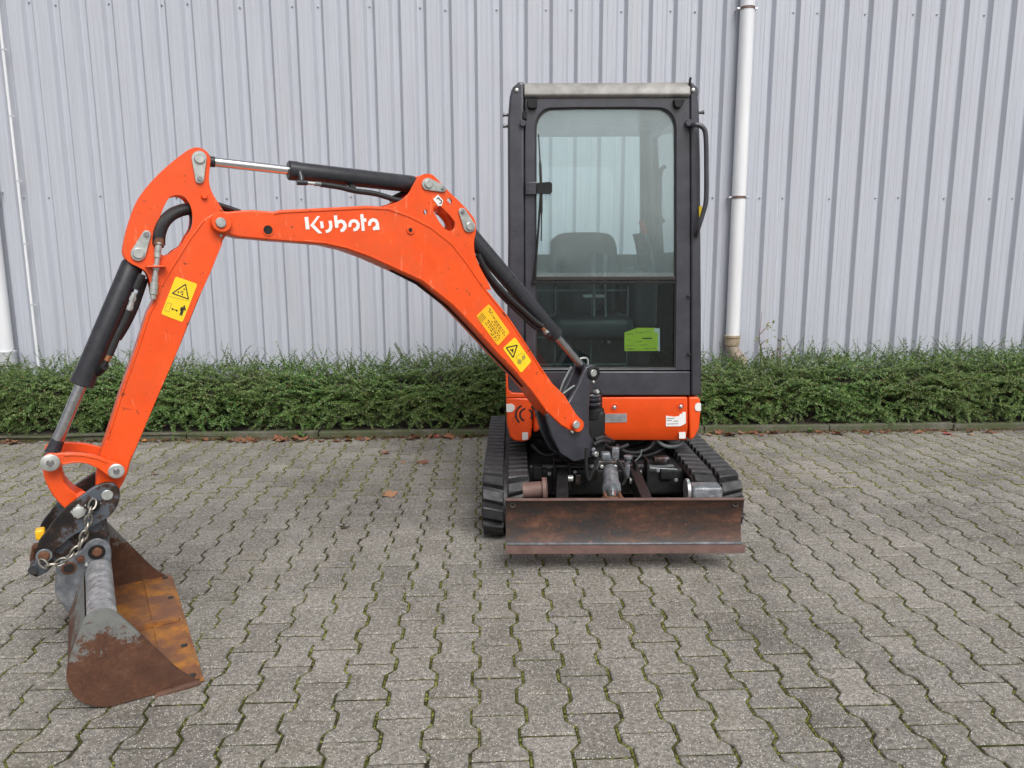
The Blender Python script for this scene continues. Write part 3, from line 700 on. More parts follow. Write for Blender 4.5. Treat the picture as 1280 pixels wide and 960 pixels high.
def washer(px, py, t, r, parent, mat='zinc'):
    sc = dimB(px, py, t); bm = BM(); stations(bm, B(px, py, t), NN, [(-.004, r * sc), (.004, r * sc), (.006, r * .86 * sc), (.006, r * .3 * sc)], 26); wsh = obj('pin_washer', bm, MATS[mat], parent, smooth=30)
    bm = BM(); stations(bm, B(px, py, t + .005), NN, [(0, r * .40 * sc), (.003, r * .42 * sc), (.003, r * .3 * sc), (.009, r * .27 * sc)], 12); obj('bolt', bm, MATS['rod_steel'], wsh, smooth=30)
    bm = BM(); rod(bm, B(px, py, t) - NN * .004, B(px, py, t) - NN * (2 * t - .01), r * .55 * sc, 16); obj('pin', bm, MATS['rod_steel'], wsh, smooth=40)
washer(62.8, 578.4, .092, 10.6, lk); washer(145.3, 588.8, .092, 9.2, lk)
dog = [(54, 583), (54.2, 592), (56, 600), (63.75, 616), (73, 628), (82, 637), (92, 645), (102, 640), (107, 630), (104, 622), (98, 619), (90, 613), (83, 606), (79.5, 600), (76, 586), (70, 578), (60, 576)]
bm = BM(); plateB(bm, sm(dog, 3), .052, .104); obj('tipping_link', bm, MATS['orange_paint'], lk, bev=.005)
bm = BM(); tube(bm, [B(103, 620, .055), B(103, 620, -.055)], .017, 16); obj('link_boss', bm, MATS['orange_paint'], lk, smooth=40)
# quick coupler
cp = empty('quick_coupler', B(95, 660, 0), EXC)
plate = [(86, 632), (105, 618), (118, 609), (131, 604), (142.5, 604.7), (149, 612), (150, 620.6), (146, 633.75), (135, 647), (112.5, 660), (91.9, 669.4), (76.9, 682.5), (67, 691), (64.5, 699), (57, 704), (48.5, 702), (45, 695), (46, 688), (48.75, 677), (60, 662), (71, 647)]
pl_ = sm(plate, 3)
for t_ in (.105, -.085):
    bm = BM(); prism(bm, [B(x, y, .105) - NN * (.105 - t_) for x, y in pl_], -NN * .020); obj('cheek_plate', bm, MATS['coupler_worn'], cp, bev=.003)
bm = BM()
blk = [(66, 668), (84, 652), (108, 648), (126, 640), (134, 652.5), (133, 662), (137, 669), (131, 674), (112, 676), (92, 690), (74, 700), (58, 716), (46, 722), (38, 719), (36, 713), (44, 703), (52, 690)]
plateB(bm, blk, .07, .14); obj('hook_block', bm, MATS['coupler_worn'], cp, bev=.004)
bm = BM(); tube(bm, [B(41, 713, .09), B(41, 713, -.09)], .014, 14); obj('hook_bar', bm, MATS['frame_black'], cp, smooth=40)
bossB('pin', 134, 618.75, .104, 6.6, .006, MATS['zinc'], cp)
bossB('pin', 55, 694.7, .104, 9.0, .004, MATS['grey_worn'], cp); bossB('pin_core', 55, 694.7, .106, 6.4, .010, MATS['rust_bolt'], cp, .004)
for (x, y) in ((98.4, 639.4), (116.5, 631)):
    bm = BM(); plateB(bm, [(x - 11, y + 1), (x - .5, y - 9), (x + 10.5, y - 1.5), (x - 1, y + 10)], .109, .005); kp = obj('keeper_plate', bm, MATS['zinc'], cp, bev=.001)
    bm = BM(); stations(bm, B(x, y, .108), NN, [(0, .021), (.010, .020), (.012, .016)], 8 if x < 110 else 20); obj('bolt', bm, MATS['zinc' if x < 110 else 'frame_black'], kp, smooth=30)
bm = BM(); box(bm, B(50.6, 667, .03), (.028, .04, .035), Matrix((UU, NN, EZ)).transposed()); obj('safety_tab', bm, MATS['sticker_gold'], cp, bev=.006)
bm = BM(); tube(bm, [B(57, 680, .06), B(45, 683, .02), B(42, 700, -.02)], .012, 8); obj('linkage_rod', bm, MATS['rust_bolt'], cp, smooth=50)
# safety chain: each link a bent ring
ch = empty('safety_chain', B(116, 631, .13), EXC)
path = smoothpath(HB([(116, 629, .128), (112.5, 640, .138), (109.5, 655, .140), (105, 669, .142), (97.5, 684, .145), (86, 696, .145), (72, 704, .142), (58, 706, .135), (52, 702, .125)], .13), 12)
acc = [0]
for i in range(1, len(path)): acc.append(acc[-1] + (path[i] - path[i - 1]).length)
def along(s):
    for i in range(1, len(path)):
        if acc[i] >= s: u = (s - acc[i - 1]) / (acc[i] - acc[i - 1] + 1e-9); return path[i - 1].lerp(path[i], u), (path[i] - path[i - 1]).normalized()
    return path[-1], (path[-1] - path[-2]).normalized()
pit = .0262; k = 0; s = .004
while s < acc[-1]:
    c, d = along(s); sdv = NN if k % 2 else NN.cross(d).normalized(); sdv = (sdv - d * sdv.dot(d)).normalized()
    sdv = (sdv + d.cross(sdv) * random.uniform(-.25, .25)).normalized()
    ring = []
    for q in range(16):
        a = 2 * math.pi * q / 16; ring.append(c + d * (.0185 * math.cos(a)) + sdv * (.0105 * math.sin(a)))
    bm = BM(); tube(bm, ring + [ring[0]], .0038, 6, False); obj('chain_link', bm, MATS['chain_steel'], ch, smooth=60)
    s += pit; k += 1

# ---------------------------------------------------------------- ditching bucket (profile in the boom plane, 0.92 m wide)
bk = empty('bucket', B(160, 880, 0), EXC); HWB = .46
prof_px = [(90, 815), (97.5, 795), (105, 775), (115, 766), (127.5, 762), (140, 763), (150, 770), (180, 797.5), (220, 835), (240, 847.5), (251.5, 852), (251.5, 856), (220, 867.5), (190, 873), (160, 880.5), (135, 884), (110, 881), (92.5, 870), (83.75, 852.5), (83.75, 835)]
NB = [B(x, y, HWB) for x, y in prof_px]
for v in NB: v.z = max(v.z, .004)
NB = smoothpath(NB, 3, True)
for nm_, sg in (('side_plate', 0), ('side_plate', 1)):
    bm = BM(); prism(bm, [v - NN * (sg * (2 * HWB - .014)) for v in NB], -NN * .014); obj(nm_, bm, MATS['bucket_rust'], bk, bev=.003)
# shell: from the lip along the floor, round the heel, up the back
sh_px = [(250.5, 853.5), (220, 866.5), (190, 872), (160, 879.5), (135, 883), (111, 880), (93.5, 869.5), (85, 852.5), (85, 835), (91, 815), (98.5, 795), (106, 776)]
SH = [B(x, y, HWB - .002) for x, y in sh_px]
for v in SH: v.z = max(v.z, .004)
SH = smoothpath(SH, 4); cen = sum(SH, Vector()) / len(SH)
ins = []
for i, v in enumerate(SH):
    d = (SH[min(i + 1, len(SH) - 1)] - SH[max(i - 1, 0)]).normalized(); m = NN.cross(d).normalized()
    if m.dot(cen - v) < 0: m = -m
    ins.append(v + m * .012)
W_ = 2 * HWB - .004
bm = BM(); n = len(SH)
o0 = [bm.verts.new(v) for v in SH]; o1 = [bm.verts.new(v - NN * W_) for v in SH]
for i in range(n - 1): bm.faces.new((o0[i], o0[i + 1], o1[i + 1], o1[i]))
obj('shell', bm, MATS['bucket_rust'], bk, smooth=40)
bm = BM(); i0 = [bm.verts.new(v) for v in ins]; i1 = [bm.verts.new(v - NN * W_) for v in ins]
for i in range(n - 1): bm.faces.new((i0[i], i1[i], i1[i + 1], i0[i + 1]))
obj('shell_lining', bm, MATS['bucket_inside'], bk, smooth=40)
# lip bar with bolt holes, and the near edge bead
bm = BM(); lp = [B(251.5, 851.5, HWB), B(253, 856, HWB), B(226, 866, HWB), B(214, 861, HWB)]
LIPV = [SH[0] + Vector((0, 0, .002)) - UU * .012, SH[0] - UU * .012 - Vector((0, 0, .008)), SH[0] + UU * .10 + Vector((0, 0, -.0)) , SH[0] + UU * .10 + Vector((0, 0, .016))]
for v in LIPV: v.z = max(v.z, .003)
LIPV = [v + NN * .001 for v in LIPV]
prism(bm, LIPV, -NN * (W_ - .002)); lip = obj('cutting_edge', bm, MATS['bucket_inside'], bk, bev=.002)
for k in range(5):
    tt = .03 + k * (W_ - .06) / 4
    a, b = LIPV[0], LIPV[3]; nrm = (b - a).normalized().cross(NN).normalized()
    if nrm.z < 0: nrm = -nrm
    a = ins[1] + EZ * .0005; nrm = (ins[3] - ins[0]).normalized().cross(NN); nrm = nrm if nrm.z > 0 else -nrm
    bm = BM(); stations(bm, a - NN * tt + UU * .005, nrm, [(-.004, .0115), (.0016, .0115)], 14); obj('bolt_hole', bm, MATS['sticker_black'], lip)
bm = BM(); tube(bm, [B(250, 853.5, HWB + .002), B(232, 858.5, HWB + .004), B(212, 865, HWB + .004), B(194, 870, HWB + .002)], [.012, .014, .014, .010], 10); obj('wear_bead', bm, MATS['bucket_rust'], bk, smooth=60)
# torque tube along the top of the back, and stiffener rib inside
T0 = B(127.5, 771, HWB); bm = BM(); rod(bm, T0 - NN * .012, T0 - NN * (2 * HWB - .012), .040, 28); obj('torque_tube', bm, MATS['grey_tube'], bk, smooth=40)
bm = BM(); a, b = SH[2] + EZ * .014, SH[-1] - UU * .02; 
rib = [ins[1] + EZ * .002, ins[6] + EZ * .002, ins[10] + EZ * .002, ins[10] + EZ * .012, ins[6] + EZ * .022, ins[1] + EZ * .010]
prism(bm, [v - NN * .44 for v in rib], -NN * .012); obj('stiffener_rib', bm, MATS['bucket_inside'], bk)
# hanger ears between the coupler cheeks
ear_b = [(70, 745), (69, 728), (70, 710), (78, 700), (92, 694), (102.5, 687.5), (110, 677.5), (122.5, 673), (135, 678.75), (139, 688), (138.75, 702.5), (134, 714), (131, 740), (128, 760), (112, 765), (98, 780), (86, 765)]
be = sm(ear_b, 3)
for t_ in (.075, -.055):
    bm = BM(); prism(bm, [B(x, y, .075) - NN * (.075 - t_) for x, y in be], -NN * .020); obj('hanger_ear', bm, MATS['grey_worn'], bk, bev=.004)
bossB('hanger_pin', 121, 690, .074, 9.5, .006, MATS['frame_black'], bk); bossB('pin_core', 121.5, 689.5, .08, 5.6, .012, MATS['rust_bolt'], bk, .004)
bossB('bore', 86, 710, .074, 8.4, .004, MATS['rust_bolt'], bk); bossB('bore_core', 86, 710, .0765, 6, .004, MATS['sticker_black'], bk, .001)
bossB('bolt', 101, 698, .074, 4.2, .020, MATS['rust_bolt'], bk, .004); bossB('grease_nipple', 108, 704, .074, 2.2, .02, MATS['zinc'], bk)
bm = BM(); rod(bm, B(121, 690, .074), B(121, 690, .074) - NN * .14, .02, 16); obj('hanger_pin', bm, MATS['rod_steel'], bk)
# ---------------------------------------------------------------- dozer blade
bl = empty('dozer_blade', MACH @ Vector((0, 0, .09)), EXC)
BX0, BX1 = -.508, .506
prof = smoothpath([(0.004, .326, 0), (.026, .285, 0), (.036, .235, 0), (.034, .185, 0), (.022, .145, 0), (.006, .124, 0)], 4)
bm = BM(); fr_ = [Vector((BX0, p.x, p.y)) for p in prof] + [Vector((BX0, p.x + .012, p.y)) for p in prof[::-1]]
prism(bm, fr_, Vector((BX1 - BX0, 0, 0))); objm('mouldboard', bm, MATS['blade_rust'], bl, smooth=40)
bm = BM(); box(bm, ((BX0 + BX1) / 2, .009, .328), (BX1 - BX0 + .002, .020, .007)); objm('top_rim', bm, MATS['edge_rust'], bl, bev=.0015)
bm = BM(); prism(bm, [Vector((BX0 - .002, y, z)) for y, z in ((-.004, .130), (-.007, .090), (.005, .090), (.010, .130))], Vector((BX1 - BX0 + .012, 0, 0))); objm('cutting_edge', bm, MATS['edge_rust'], bl, bev=.0015)
bm = BM(); box(bm, ((BX0 + BX1) / 2, .0, .134), (BX1 - BX0, .014, .008)); objm('edge_seam', bm, MATS['grey_worn'], bl, bev=.002)
for x in (BX0 + .030, BX1 - .034):
    bm = BM(); stations(bm, (x, .016, .303), (0, -1, -.4), [(0, .011), (.0035, .011), (.0035, .006)], 14); objm('hole_glint', bm, MATS['galvanised'], bl)  # pale ring paints the hole's bright lower edge, black disc its dark inside
    bm = BM(); stations(bm, (x, .0135, .3045), (0, -1, -.4), [(0, .0095), (.003, .0095)], 14); objm('pin_hole', bm, MATS['sticker_black'], bl)
# stub drums behind the blade
p = mY(668, 613, .07); bm = BM(); stations(bm, p + Vector((-.05, 0, .0)), (1, 0, .05), [(0, .034), (.085, .036), (.085, .052), (.100, .052), (.102, .046)], 22); objm('stub_drum', bm, MATS['edge_rust'], bl, smooth=35)
bm = BM(); stations(bm, p + Vector((.052, 0, .003)), (1, 0, .05), [(0, .053), (.003, .054)], 22); objm('rim_disc', bm, MATS['edge_rust'], bl)
p = mY(880, 616, .07); bm = BM(); rbox(bm, p + Vector((.005, 0, -.005)), (.13, .09, .085), .012); objm('stub_block', bm, MATS['grey_worn'], bl, smooth=40)
p = mY(857, 613, .07); bm = BM(); stations(bm, p, (1, 0, 0), [(0, .050), (.012, .052), (.014, .046)], 22); objm('rim_disc', bm, MATS['galvanised'], bl, smooth=35)
for pa, pb, wd in (((703, 622), (703, 572), .055), ((814, 622), (792, 566), .050)):
    A, Bq = mY(*pa, .05), mY(*pb, .62); A.z = .235; Bq.z = .26
    bm = BM(); d = (Bq - A).normalized(); a = Vector((0, 0, 1)).cross(d).normalized()
    box(bm, (A + Bq) / 2, (wd, (Bq - A).length, .085), Matrix((-a, d, -a.cross(d))).transposed()); objm('push_arm', bm, MATS['frame_black'], bl, bev=.004)
# blade cylinder
cy = empty('blade_cylinder', MACH @ mY(764, 600, .25), EXC)
A, Bq = mY(762, 588, .42), mY(766, 621, .06); Bq.z = .31; A.z = .36
bm = BM(); d = (Bq - A).normalized(); L = (Bq - A).length
stations(bm, A, d, [(-.05, .03), (0, .036), (L * .62, .036), (L * .62, .041), (L * .72, .041), (L * .74, .026)], 24); objm('barrel', bm, MATS['grey_worn'], cy, smooth=35)
bm = BM(); stations(bm, A + d * L * .7, d, [(0, .02), (L * .3, .02)], 18); objm('rod', bm, MATS['rod_steel'], cy, smooth=40)
for sx in (-.032, .032):
    bm = BM(); rbox(bm, Bq + Vector((sx, .01, -.02)), (.014, .06, .09), .006); objm('clevis', bm, MATS['rust_bolt'], cy, smooth=40)
bm = BM(); rod(bm, Bq + Vector((-.045, .0, .0)), Bq + Vector((.045, 0, 0)), .013, 14); objm('clevis_pin', bm, MATS['rust_bolt'], cy, smooth=40)
for L_ in ([(772, 575), (778, 585), (782, 598), (778, 606)], [(748, 572), (742, 588), (736, 600), (733, 585), (733, 560)]):
    bm = BM(); tube(bm, smoothpath([mY(x, y, .30) for x, y in L_], 5), .008, 8); objm('hose', bm, MATS['hose_rubber'], cy, smooth=60)
p = mY(762, 581.5, .36); bm = BM(); rbox(bm, p, (.145, .02, .045), .006); objm('guard_plate', bm, MATS['coupler_worn'], cy, smooth=40)
for px in (752, 769):
    bm = BM(); stations(bm, mY(px, 583, .348), (0, -1, 0), [(0, .009), (.008, .009), (.010, .006)], 8); objm('bolt', bm, MATS['zinc'], cy)
p = mY(769, 566, .42); bm = BM(); rbox(bm, p, (.034, .03, .055), .004); rbox(bm, mY(757, 570, .42), (.045, .05, .04), .01); objm('valve_block', bm, MATS['grey_worn'], cy, smooth=40)
p = mY(785, 573, .5); bm = BM(); stations(bm, p, (0, 0, 1), [(-.02, .014), (.0, .014), (.0, .022), (.012, .022), (.016, .012)], 14); objm('filler_cap', bm, MATS['grey_worn'], cy, smooth=40)
# ---------------------------------------------------------------- undercarriage and tracks
uc = empty('undercarriage', MACH @ Vector((0, 1.1, 0)), EXC)
bm = BM(); rbox(bm, (0, 1.12, .215), (.80, 1.0, .14), .02); objm('lower_frame', bm, MATS['frame_black'], uc, smooth=40)
bm = BM(); stations(bm, (0, 1.15, .28), (0, 0, 1), [(0, .33), (.05, .33), (.05, .30), (.12, .30)], 40); objm('slew_ring', bm, MATS['frame_black'], uc, smooth=40)
bm = BM(); box(bm, (-.02, .66, .285), (.74, .03, .016)); objm('cross_rail', bm, MATS['interior_grey'], uc, bev=.003)
for pa in ((693, 590), (711, 588), (794, 588), (808, 584)):
    p = mY(*pa, .58); bm = BM(); rbox(bm, p + Vector((0, 0, -.02)), (.012, .10, .13), .004); objm('pivot_lug', bm, MATS['frame_black'], uc, smooth=40)
for pa in ((713, 598), (790, 601)):
    p = mY(*pa, .50); bm = BM(); stations(bm, p, (1, 0, 0), [(-.012, .016), (.012, .016)], 14); objm('pivot_pin', bm, MATS['zinc'], uc, smooth=40)
for pts, m in (([(820, 549), (828, 556), (838, 558.5), (850, 556), (854, 549)], 'interior_grey'),):
    bm = BM(); tube(bm, smoothpath([mY(x, y, .78) for x, y in pts], 5), .011, 8); objm('hose', bm, MATS[m], uc, smooth=60)
bm = BM(); rbox(bm, (0, 1.2, .40), (.86, .66, .05), .02); objm('swing_floor', bm, MATS['frame_black'], uc, smooth=40)
# hoses, tubes and brackets round the swing joint and slew ring
random.seed(8)
for L_, yy, r_, m in (([(700, 560), (712, 572), (726, 576), (740, 572), (752, 576)], .55, .009, 'hose_rubber'), ([(690, 556), (700, 570), (716, 580), (735, 580)], .60, .010, 'hose_rubber'), ([(770, 556), (780, 564), (796, 566), (812, 560), (818, 552)], .74, .010, 'hose_rubber'),
                      ([(775, 560), (790, 570), (804, 570), (820, 566), (836, 556)], .80, .009, 'hose_rubber'), ([(664, 556), (674, 566), (686, 570), (696, 566)], .72, .010, 'hose_rubber'), ([(752, 552), (760, 559), (772, 561), (786, 556)], .62, .011, 'hose_rubber'), ([(792, 578), (800, 570), (802, 562)], .66, .004, 'interior_trim'), ([(684, 585), (700, 583), (725, 584)], .60, .005, 'interior_grey'), ([(812, 585), (830, 586), (846, 587)], .60, .005, 'interior_trim')):
    bm = BM(); tube(bm, smoothpath([mY(x, y, yy) for x, y in L_], 5), r_, 8); objm('hose' if r_ > .006 else 'pipe', bm, MATS[m], uc, smooth=60)
for px, py, yy, sx, sz, m in ((672, 590, .62, .05, .07, 'frame_black'), (832, 592, .62, .06, .05, 'frame_black'), (740, 592, .55, .05, .06, 'coupler_worn'), (783, 588, .55, .03, .07, 'grey_worn'), (722, 598, .55, .03, .05, 'coupler_worn'), (826, 574, .66, .08, .03, 'coupler_worn'), (700, 575, .66, .07, .025, 'coupler_worn')):
    bm = BM(); rbox(bm, mY(px, py, yy), (sx, .05, sz), .006); objm('bracket', bm, MATS[m], uc, smooth=40)
for px, py, yy in ((687, 592, .57), (718, 590, .57), (800, 590, .55), (822, 588, .58), (740, 583, .52), (845, 600, .57), (770, 575, .5), (742, 562, .45)):
    bm = BM(); stations(bm, mY(px, py, yy), (random.uniform(-.3, .3), -1, .2), [(0, .010), (.010, .010), (.012, .007)], 8); objm('bolt', bm, MATS['grey_worn'], uc, smooth=30)
YF, YR, RF, RR, ZF, ZR = .475, 1.69, .132, .140, .160, .166
def track_point(s):
    """position and outward normal (in y,z) along the belt"""
    base = YR - YF; af = math.pi * RF; ar = math.pi * RR; tot = 2 * base + af + ar; s %= tot
    if s < base: u = s / base; return (YF + base * u, ZF + RF + (ZR + RR - ZF - RF) * u), (0, 1)
    s -= base
    if s < ar: a = math.pi / 2 - s / RR; return (YR + RR * math.cos(a), ZR + RR * math.sin(a)), (math.cos(a), math.sin(a))
    s -= ar
    if s < base: u = s / base; return (YR - base * u, ZR - RR + (ZF - RF - ZR + RR) * u), (0, -1)
    s -= base; a = -math.pi / 2 - s / RF; return (YF + RF * math.cos(a), ZF + RF * math.sin(a)), (math.cos(a), math.sin(a))
TL = 2 * (YR - YF) + math.pi * (RF + RR); NL = 44
def lug_mesh(flip):
    """one chevron lug: 118 mm wide, swept back towards the edge"""
    bm = BM(); w, l, h = .098, .058, .026; sk = .012 * flip
    lo = [(-w / 2, -l / 2 - sk), (w / 2, -l / 2 + sk), (w / 2, l / 2 + sk), (-w / 2, l / 2 - sk)]
    hi = [(x * .93, y * .74) for x, y in lo]
    md = [(x * .99, y * .92) for x, y in lo]
    rings = [[bm.verts.new((x, y, z)) for x, y in L] for L, z in ((lo, -.003), (md, h * .75), (hi, h))]
    for r in range(2):
        for k in range(4): bm.faces.new((rings[r][k], rings[r][(k + 1) % 4], rings[r + 1][(k + 1) % 4], rings[r + 1][k]))
    bm.faces.new(rings[2]); bmesh.ops.recalc_face_normals(bm, faces=bm.faces)
    me = bpy.data.meshes.new('track_lug'); bm.to_mesh(me); bm.free(); me.materials.append(MATS['rubber']); return me
LUG = {1: lug_mesh(1), -1: lug_mesh(-1)}
for side in (-1, 1):
    xc = -.511 if side < 0 else .503; tr_ = empty('rubber_track', MACH @ Vector((xc, 1.1, 0)), EXC)
    bm = BM(); N_ = 110; HWt = .114
    ring = []
    for k in range(N_):
        (y, z), (ny, nz) = track_point(TL * k / N_)
        ring.append([bm.verts.new((xc + dx, y + ny * o, z + nz * o)) for dx, o in ((-HWt, -.018), (-HWt, -.004), (-HWt + .008, .0), (-.012, 0), (-.010, -.006), (.010, -.006), (.012, 0), (HWt - .008, 0), (HWt, -.004), (HWt, -.018))])
    for k in range(N_):
        a, b = ring[k], ring[(k + 1) % N_]
        for q in range(10): bm.faces.new((a[q], a[(q + 1) % 10], b[(q + 1) % 10], b[q]))
    objm('belt', bm, MATS['rubber'], tr_, smooth=35)
    for k in range(NL):
        for c_ in (-1, 1):
            (y, z), (ny, nz) = track_point(TL * (k + (.5 if c_ > 0 else 0)) / NL + .01)
            M4 = Matrix(((1, 0, 0, xc + c_ * .060), (0, nz, ny, y), (0, -ny, nz, z), (0, 0, 0, 1)))
            o = bpy.data.objects.new('track_lug', LUG[c_]); COL.objects.link(o); o.parent = tr_
            o.matrix_local = Matrix.Translation(-world_loc(tr_)) @ MACH @ M4
    for yy, zz, rr in ((YF, ZF, RF - .02), (YR, ZR, RR - .02)):
        bm = BM(); stations(bm, (xc - .045, yy, zz), (1, 0, 0), [(0, rr * .5), (.004, rr), (.086, rr), (.09, rr * .5)], 30); objm('idler_wheel', bm, MATS['frame_black'], tr_, smooth=40)
    bm = BM(); rbox(bm, (xc, (YF + YR) / 2, .165), (.10, .95, .12), .02); objm('roller_frame', bm, MATS['frame_black'], tr_, smooth=40)
    for k in range(3):
        bm = BM(); stations(bm, (xc - .06, .80 + .3 * k, .085), (1, 0, 0), [(0, .05), (.12, .05)], 20); objm('track_roller', bm, MATS['frame_black'], tr_, smooth=40)
# ---------------------------------------------------------------- bodywork
FY = .72
body = empty('bodywork', MACH @ Vector((0, 1.2, .4)), EXC)
def plateM(bm, pts, y, dep, holes=()):
    prism(bm, [mY(px, py, y) for px, py in pts], Vector((0, dep, 0)), [[mY(px, py, y) for px, py in h] for h in holes])
def panel(name, pts, y, dep, mat, parent, bev=.008, **k):
    bm = BM(); plateM(bm, pts, y, dep); return objm(name, bm, MATS[mat], parent, bev=bev, **k)
# front panel: upright face and a sloping lower lip
a_, b_, c_, d_ = mY(748.5, 497, FY), mY(859.5, 496.5, FY), mY(859.5, 535, FY), mY(749, 535, FY)
e_, f_ = mY(859, 550.5, FY + .04), mY(762, 550.5, FY + .04); e_.y = f_.y = FY + .04
g_ = mY(749, 538, FY + .01)
bm = BM()
ft = [bm.verts.new(v) for v in (a_, b_, c_, d_)]; lw = [bm.verts.new(e_), bm.verts.new(f_)]
bk_ = [bm.verts.new(v + Vector((0, .22, 0))) for v in (a_, b_)] + [bm.verts.new(Vector((e_.x, FY + .22, e_.z))), bm.verts.new(Vector((f_.x, FY + .22, f_.z))), bm.verts.new(d_ + Vector((0, .22, 0)))]
bm.faces.new(ft); bm.faces.new((ft[3], ft[2], lw[0], lw[1])); bm.faces.new((ft[0], bk_[0], bk_[1], ft[1])); bm.faces.new((ft[1], bk_[1], bk_[2], lw[0], ft[2])); bm.faces.new((lw[0], bk_[2], bk_[3], lw[1])); bm.faces.new((ft[3], lw[1], bk_[3], bk_[4])); bm.faces.new((ft[0], ft[3], bk_[4], bk_[0]))
fp = objm('front_panel', bm, MATS['orange_cover'], body, bev=.006, seg=3)
cpn = panel('corner_panel', [(861, 496.5), (872, 496), (875.5, 499), (876, 515), (874, 536), (868, 548), (862, 551)], FY + .001, .9, 'orange_cover', body, .012, seg=3)
for px, py in ((768, 509), (851, 508)):
    c0 = mY(px, py, FY); bm = BM(); stations(bm, c0, (0, -1, 0), [(-.004, .021), (.003, .020), (.003, .0165), (-.001, .0150)], 24, False); objm('bolt_recess', bm, MATS['orange_cover'], fp, smooth=40)
    bm = BM(); stations(bm, c0, (0, -1, 0), [(0, .0155), (.0012, .0155)], 20); objm('recess_floor', bm, MATS['knob_red'], fp)
    bm = BM(); stations(bm, c0 + Vector((0, -.001, 0)), (0, -1, 0), [(0, .009), (.006, .009), (.008, .006)], 10); objm('bolt', bm, MATS['zinc'], fp, smooth=40)
plq = panel('name_plate', [(755, 517.4), (783.5, 517), (783.6, 527.8), (755.2, 528.4)], FY - .0025, .002, 'galvanised', fp, 0)
def strM(bm, segs, y, wpx):
    for x0, y0, x1, y1 in segs:
        d = math.hypot(x1 - x0, y1 - y0) or 1; ox, oy = -(y1 - y0) / d * wpx / 2, (x1 - x0) / d * wpx / 2
        prism(bm, [mY(px, py, y) for px, py in ((x0 + ox, y0 + oy), (x1 + ox, y1 + oy), (x1 - ox, y1 - oy), (x0 - ox, y0 - oy))], Vector((0, .0006, 0)))
bm = BM(); strM(bm, [(758, 520 + k * 2.5, 758 + random.uniform(16, 23), 520 + k * 2.5) for k in range(3)], FY - .0032, .7); objm('plate_print', bm, MATS['interior_trim'], plq)
lb = panel('label', [(832.6, 519.5), (836, 520.2), (843, 521), (849, 520), (850, 517.5), (853, 517), (853, 515), (857.3, 515), (857.3, 529), (853, 531.5), (850, 532.8), (832.6, 533)], FY - .002, .0016, 'sticker_white', fp, 0)
bm = BM(); strM(bm, [(834, 523, 843, 522.8), (834, 525.6, 840, 525.4), (834, 530, 848, 529.6), (842, 526.5, 848, 526.3)], FY - .0028, .8); objm('label_print', bm, MATS['interior_trim'], lb)
lb = panel('label', [(848.8, 540.2), (857, 540), (857, 548), (849, 548.4)], FY + .003, .0016, 'sticker_white', fp, 0)
lb = [mY(*q, FY + .002) for q in ((871, 506), (869.3, 504.5))]
bm = BM(); plateM(bm, [(876.2, 504), (872, 503.6), (869.4, 505.6), (868.4, 509), (869.4, 512.6), (872, 514), (876.2, 513.6)], FY - .003, .003); objm('reflector', bm, MATS['sticker_white'], cpn)
# left cover with fan-shaped vents
lc = panel('side_cover', [(632.5, 497.5), (648, 497), (665.3, 498), (665.3, 531), (664, 545), (661, 551), (654, 552.5), (643, 551.5), (637, 546), (633.5, 530)], FY - .03, .8, 'orange_cover', body, .010, seg=3)
bm = BM(); plateM(bm, [(666.5, 502), (690, 507), (690, 524), (680, 534), (672, 540), (666.6, 541)], FY - .01, .5); objm('fender', bm, MATS['orange_cover'], body, bev=.01)
bm = BM(); plateM(bm, [(632.2, 468), (634.6, 468), (635.4, 488), (640, 491.5), (668, 492.5), (668, 496.5), (632.4, 497)], FY - .03, .7); objm('cover_edge', bm, MATS['orange_cover'], body, bev=.003)
bm = BM(); plateM(bm, [(634.6, 466), (700, 466), (700, 496), (634.6, 496)], FY + .02, .5); objm('cover_screen', bm, MATS['frame_black'], body)
for r_, a0, a1 in ((12.6, 130, 245), (7.4, 105, 262), (12.6, 300, 372), (7.4, 300, 400)):
    bm = BM(); cx, cyy = 657.5, 518.5; pts = []
    A_ = [R(a0 + (a1 - a0) * k / 10) for k in range(11)]
    sgn = 1
    out = [(cx + (r_ + 1.3) * math.cos(a), cyy + (r_ + 1.3) * math.sin(a)) for a in A_] + [(cx + (r_ - 1.1) * math.cos(a), cyy + (r_ - 1.1) * math.sin(a)) for a in A_[::-1]]
    plateM(bm, out, FY - .0315, .001); objm('vent_slot', bm, MATS['sticker_black'], lc)
for px, py in ((640.5, 523), (643.5, 521), (646, 525), (641.5, 527), (645, 530)):
    bm = BM(); plateM(bm, circ(px, py, .8, 8), FY - .0312, .0008); objm('vent_hole', bm, MATS['sticker_black'], lc)
bm = BM(); plateM(bm, [(632.8, 505), (640, 504.8), (643.2, 507), (643.6, 510.5), (641.5, 514), (638, 515.2), (633, 515.2)], FY - .033, .003); objm('reflector', bm, MATS['sticker_white'], lc)
bm = BM(); plateM(bm, [(652.7, 540.6), (660, 540.3), (660, 549.5), (652.9, 549.8)], FY - .0318, .0015); objm('label', bm, MATS['sticker_white'], lc)
# rear body and flanks
bm = BM(); rbox(bm, (-.005, 1.44, .535), (.985, 1.0, .25), .04); rbox(bm, (-.005, 1.98, .72), (.97, .30, .58), .08, 4); objm('rear_body', bm, MATS['orange_cover'], body, smooth=40)
bm = BM(); box(bm, (-.005, 1.45, .415), (.93, .9, .03)); objm('floor_plate', bm, MATS['frame_black'], body, bev=.01)
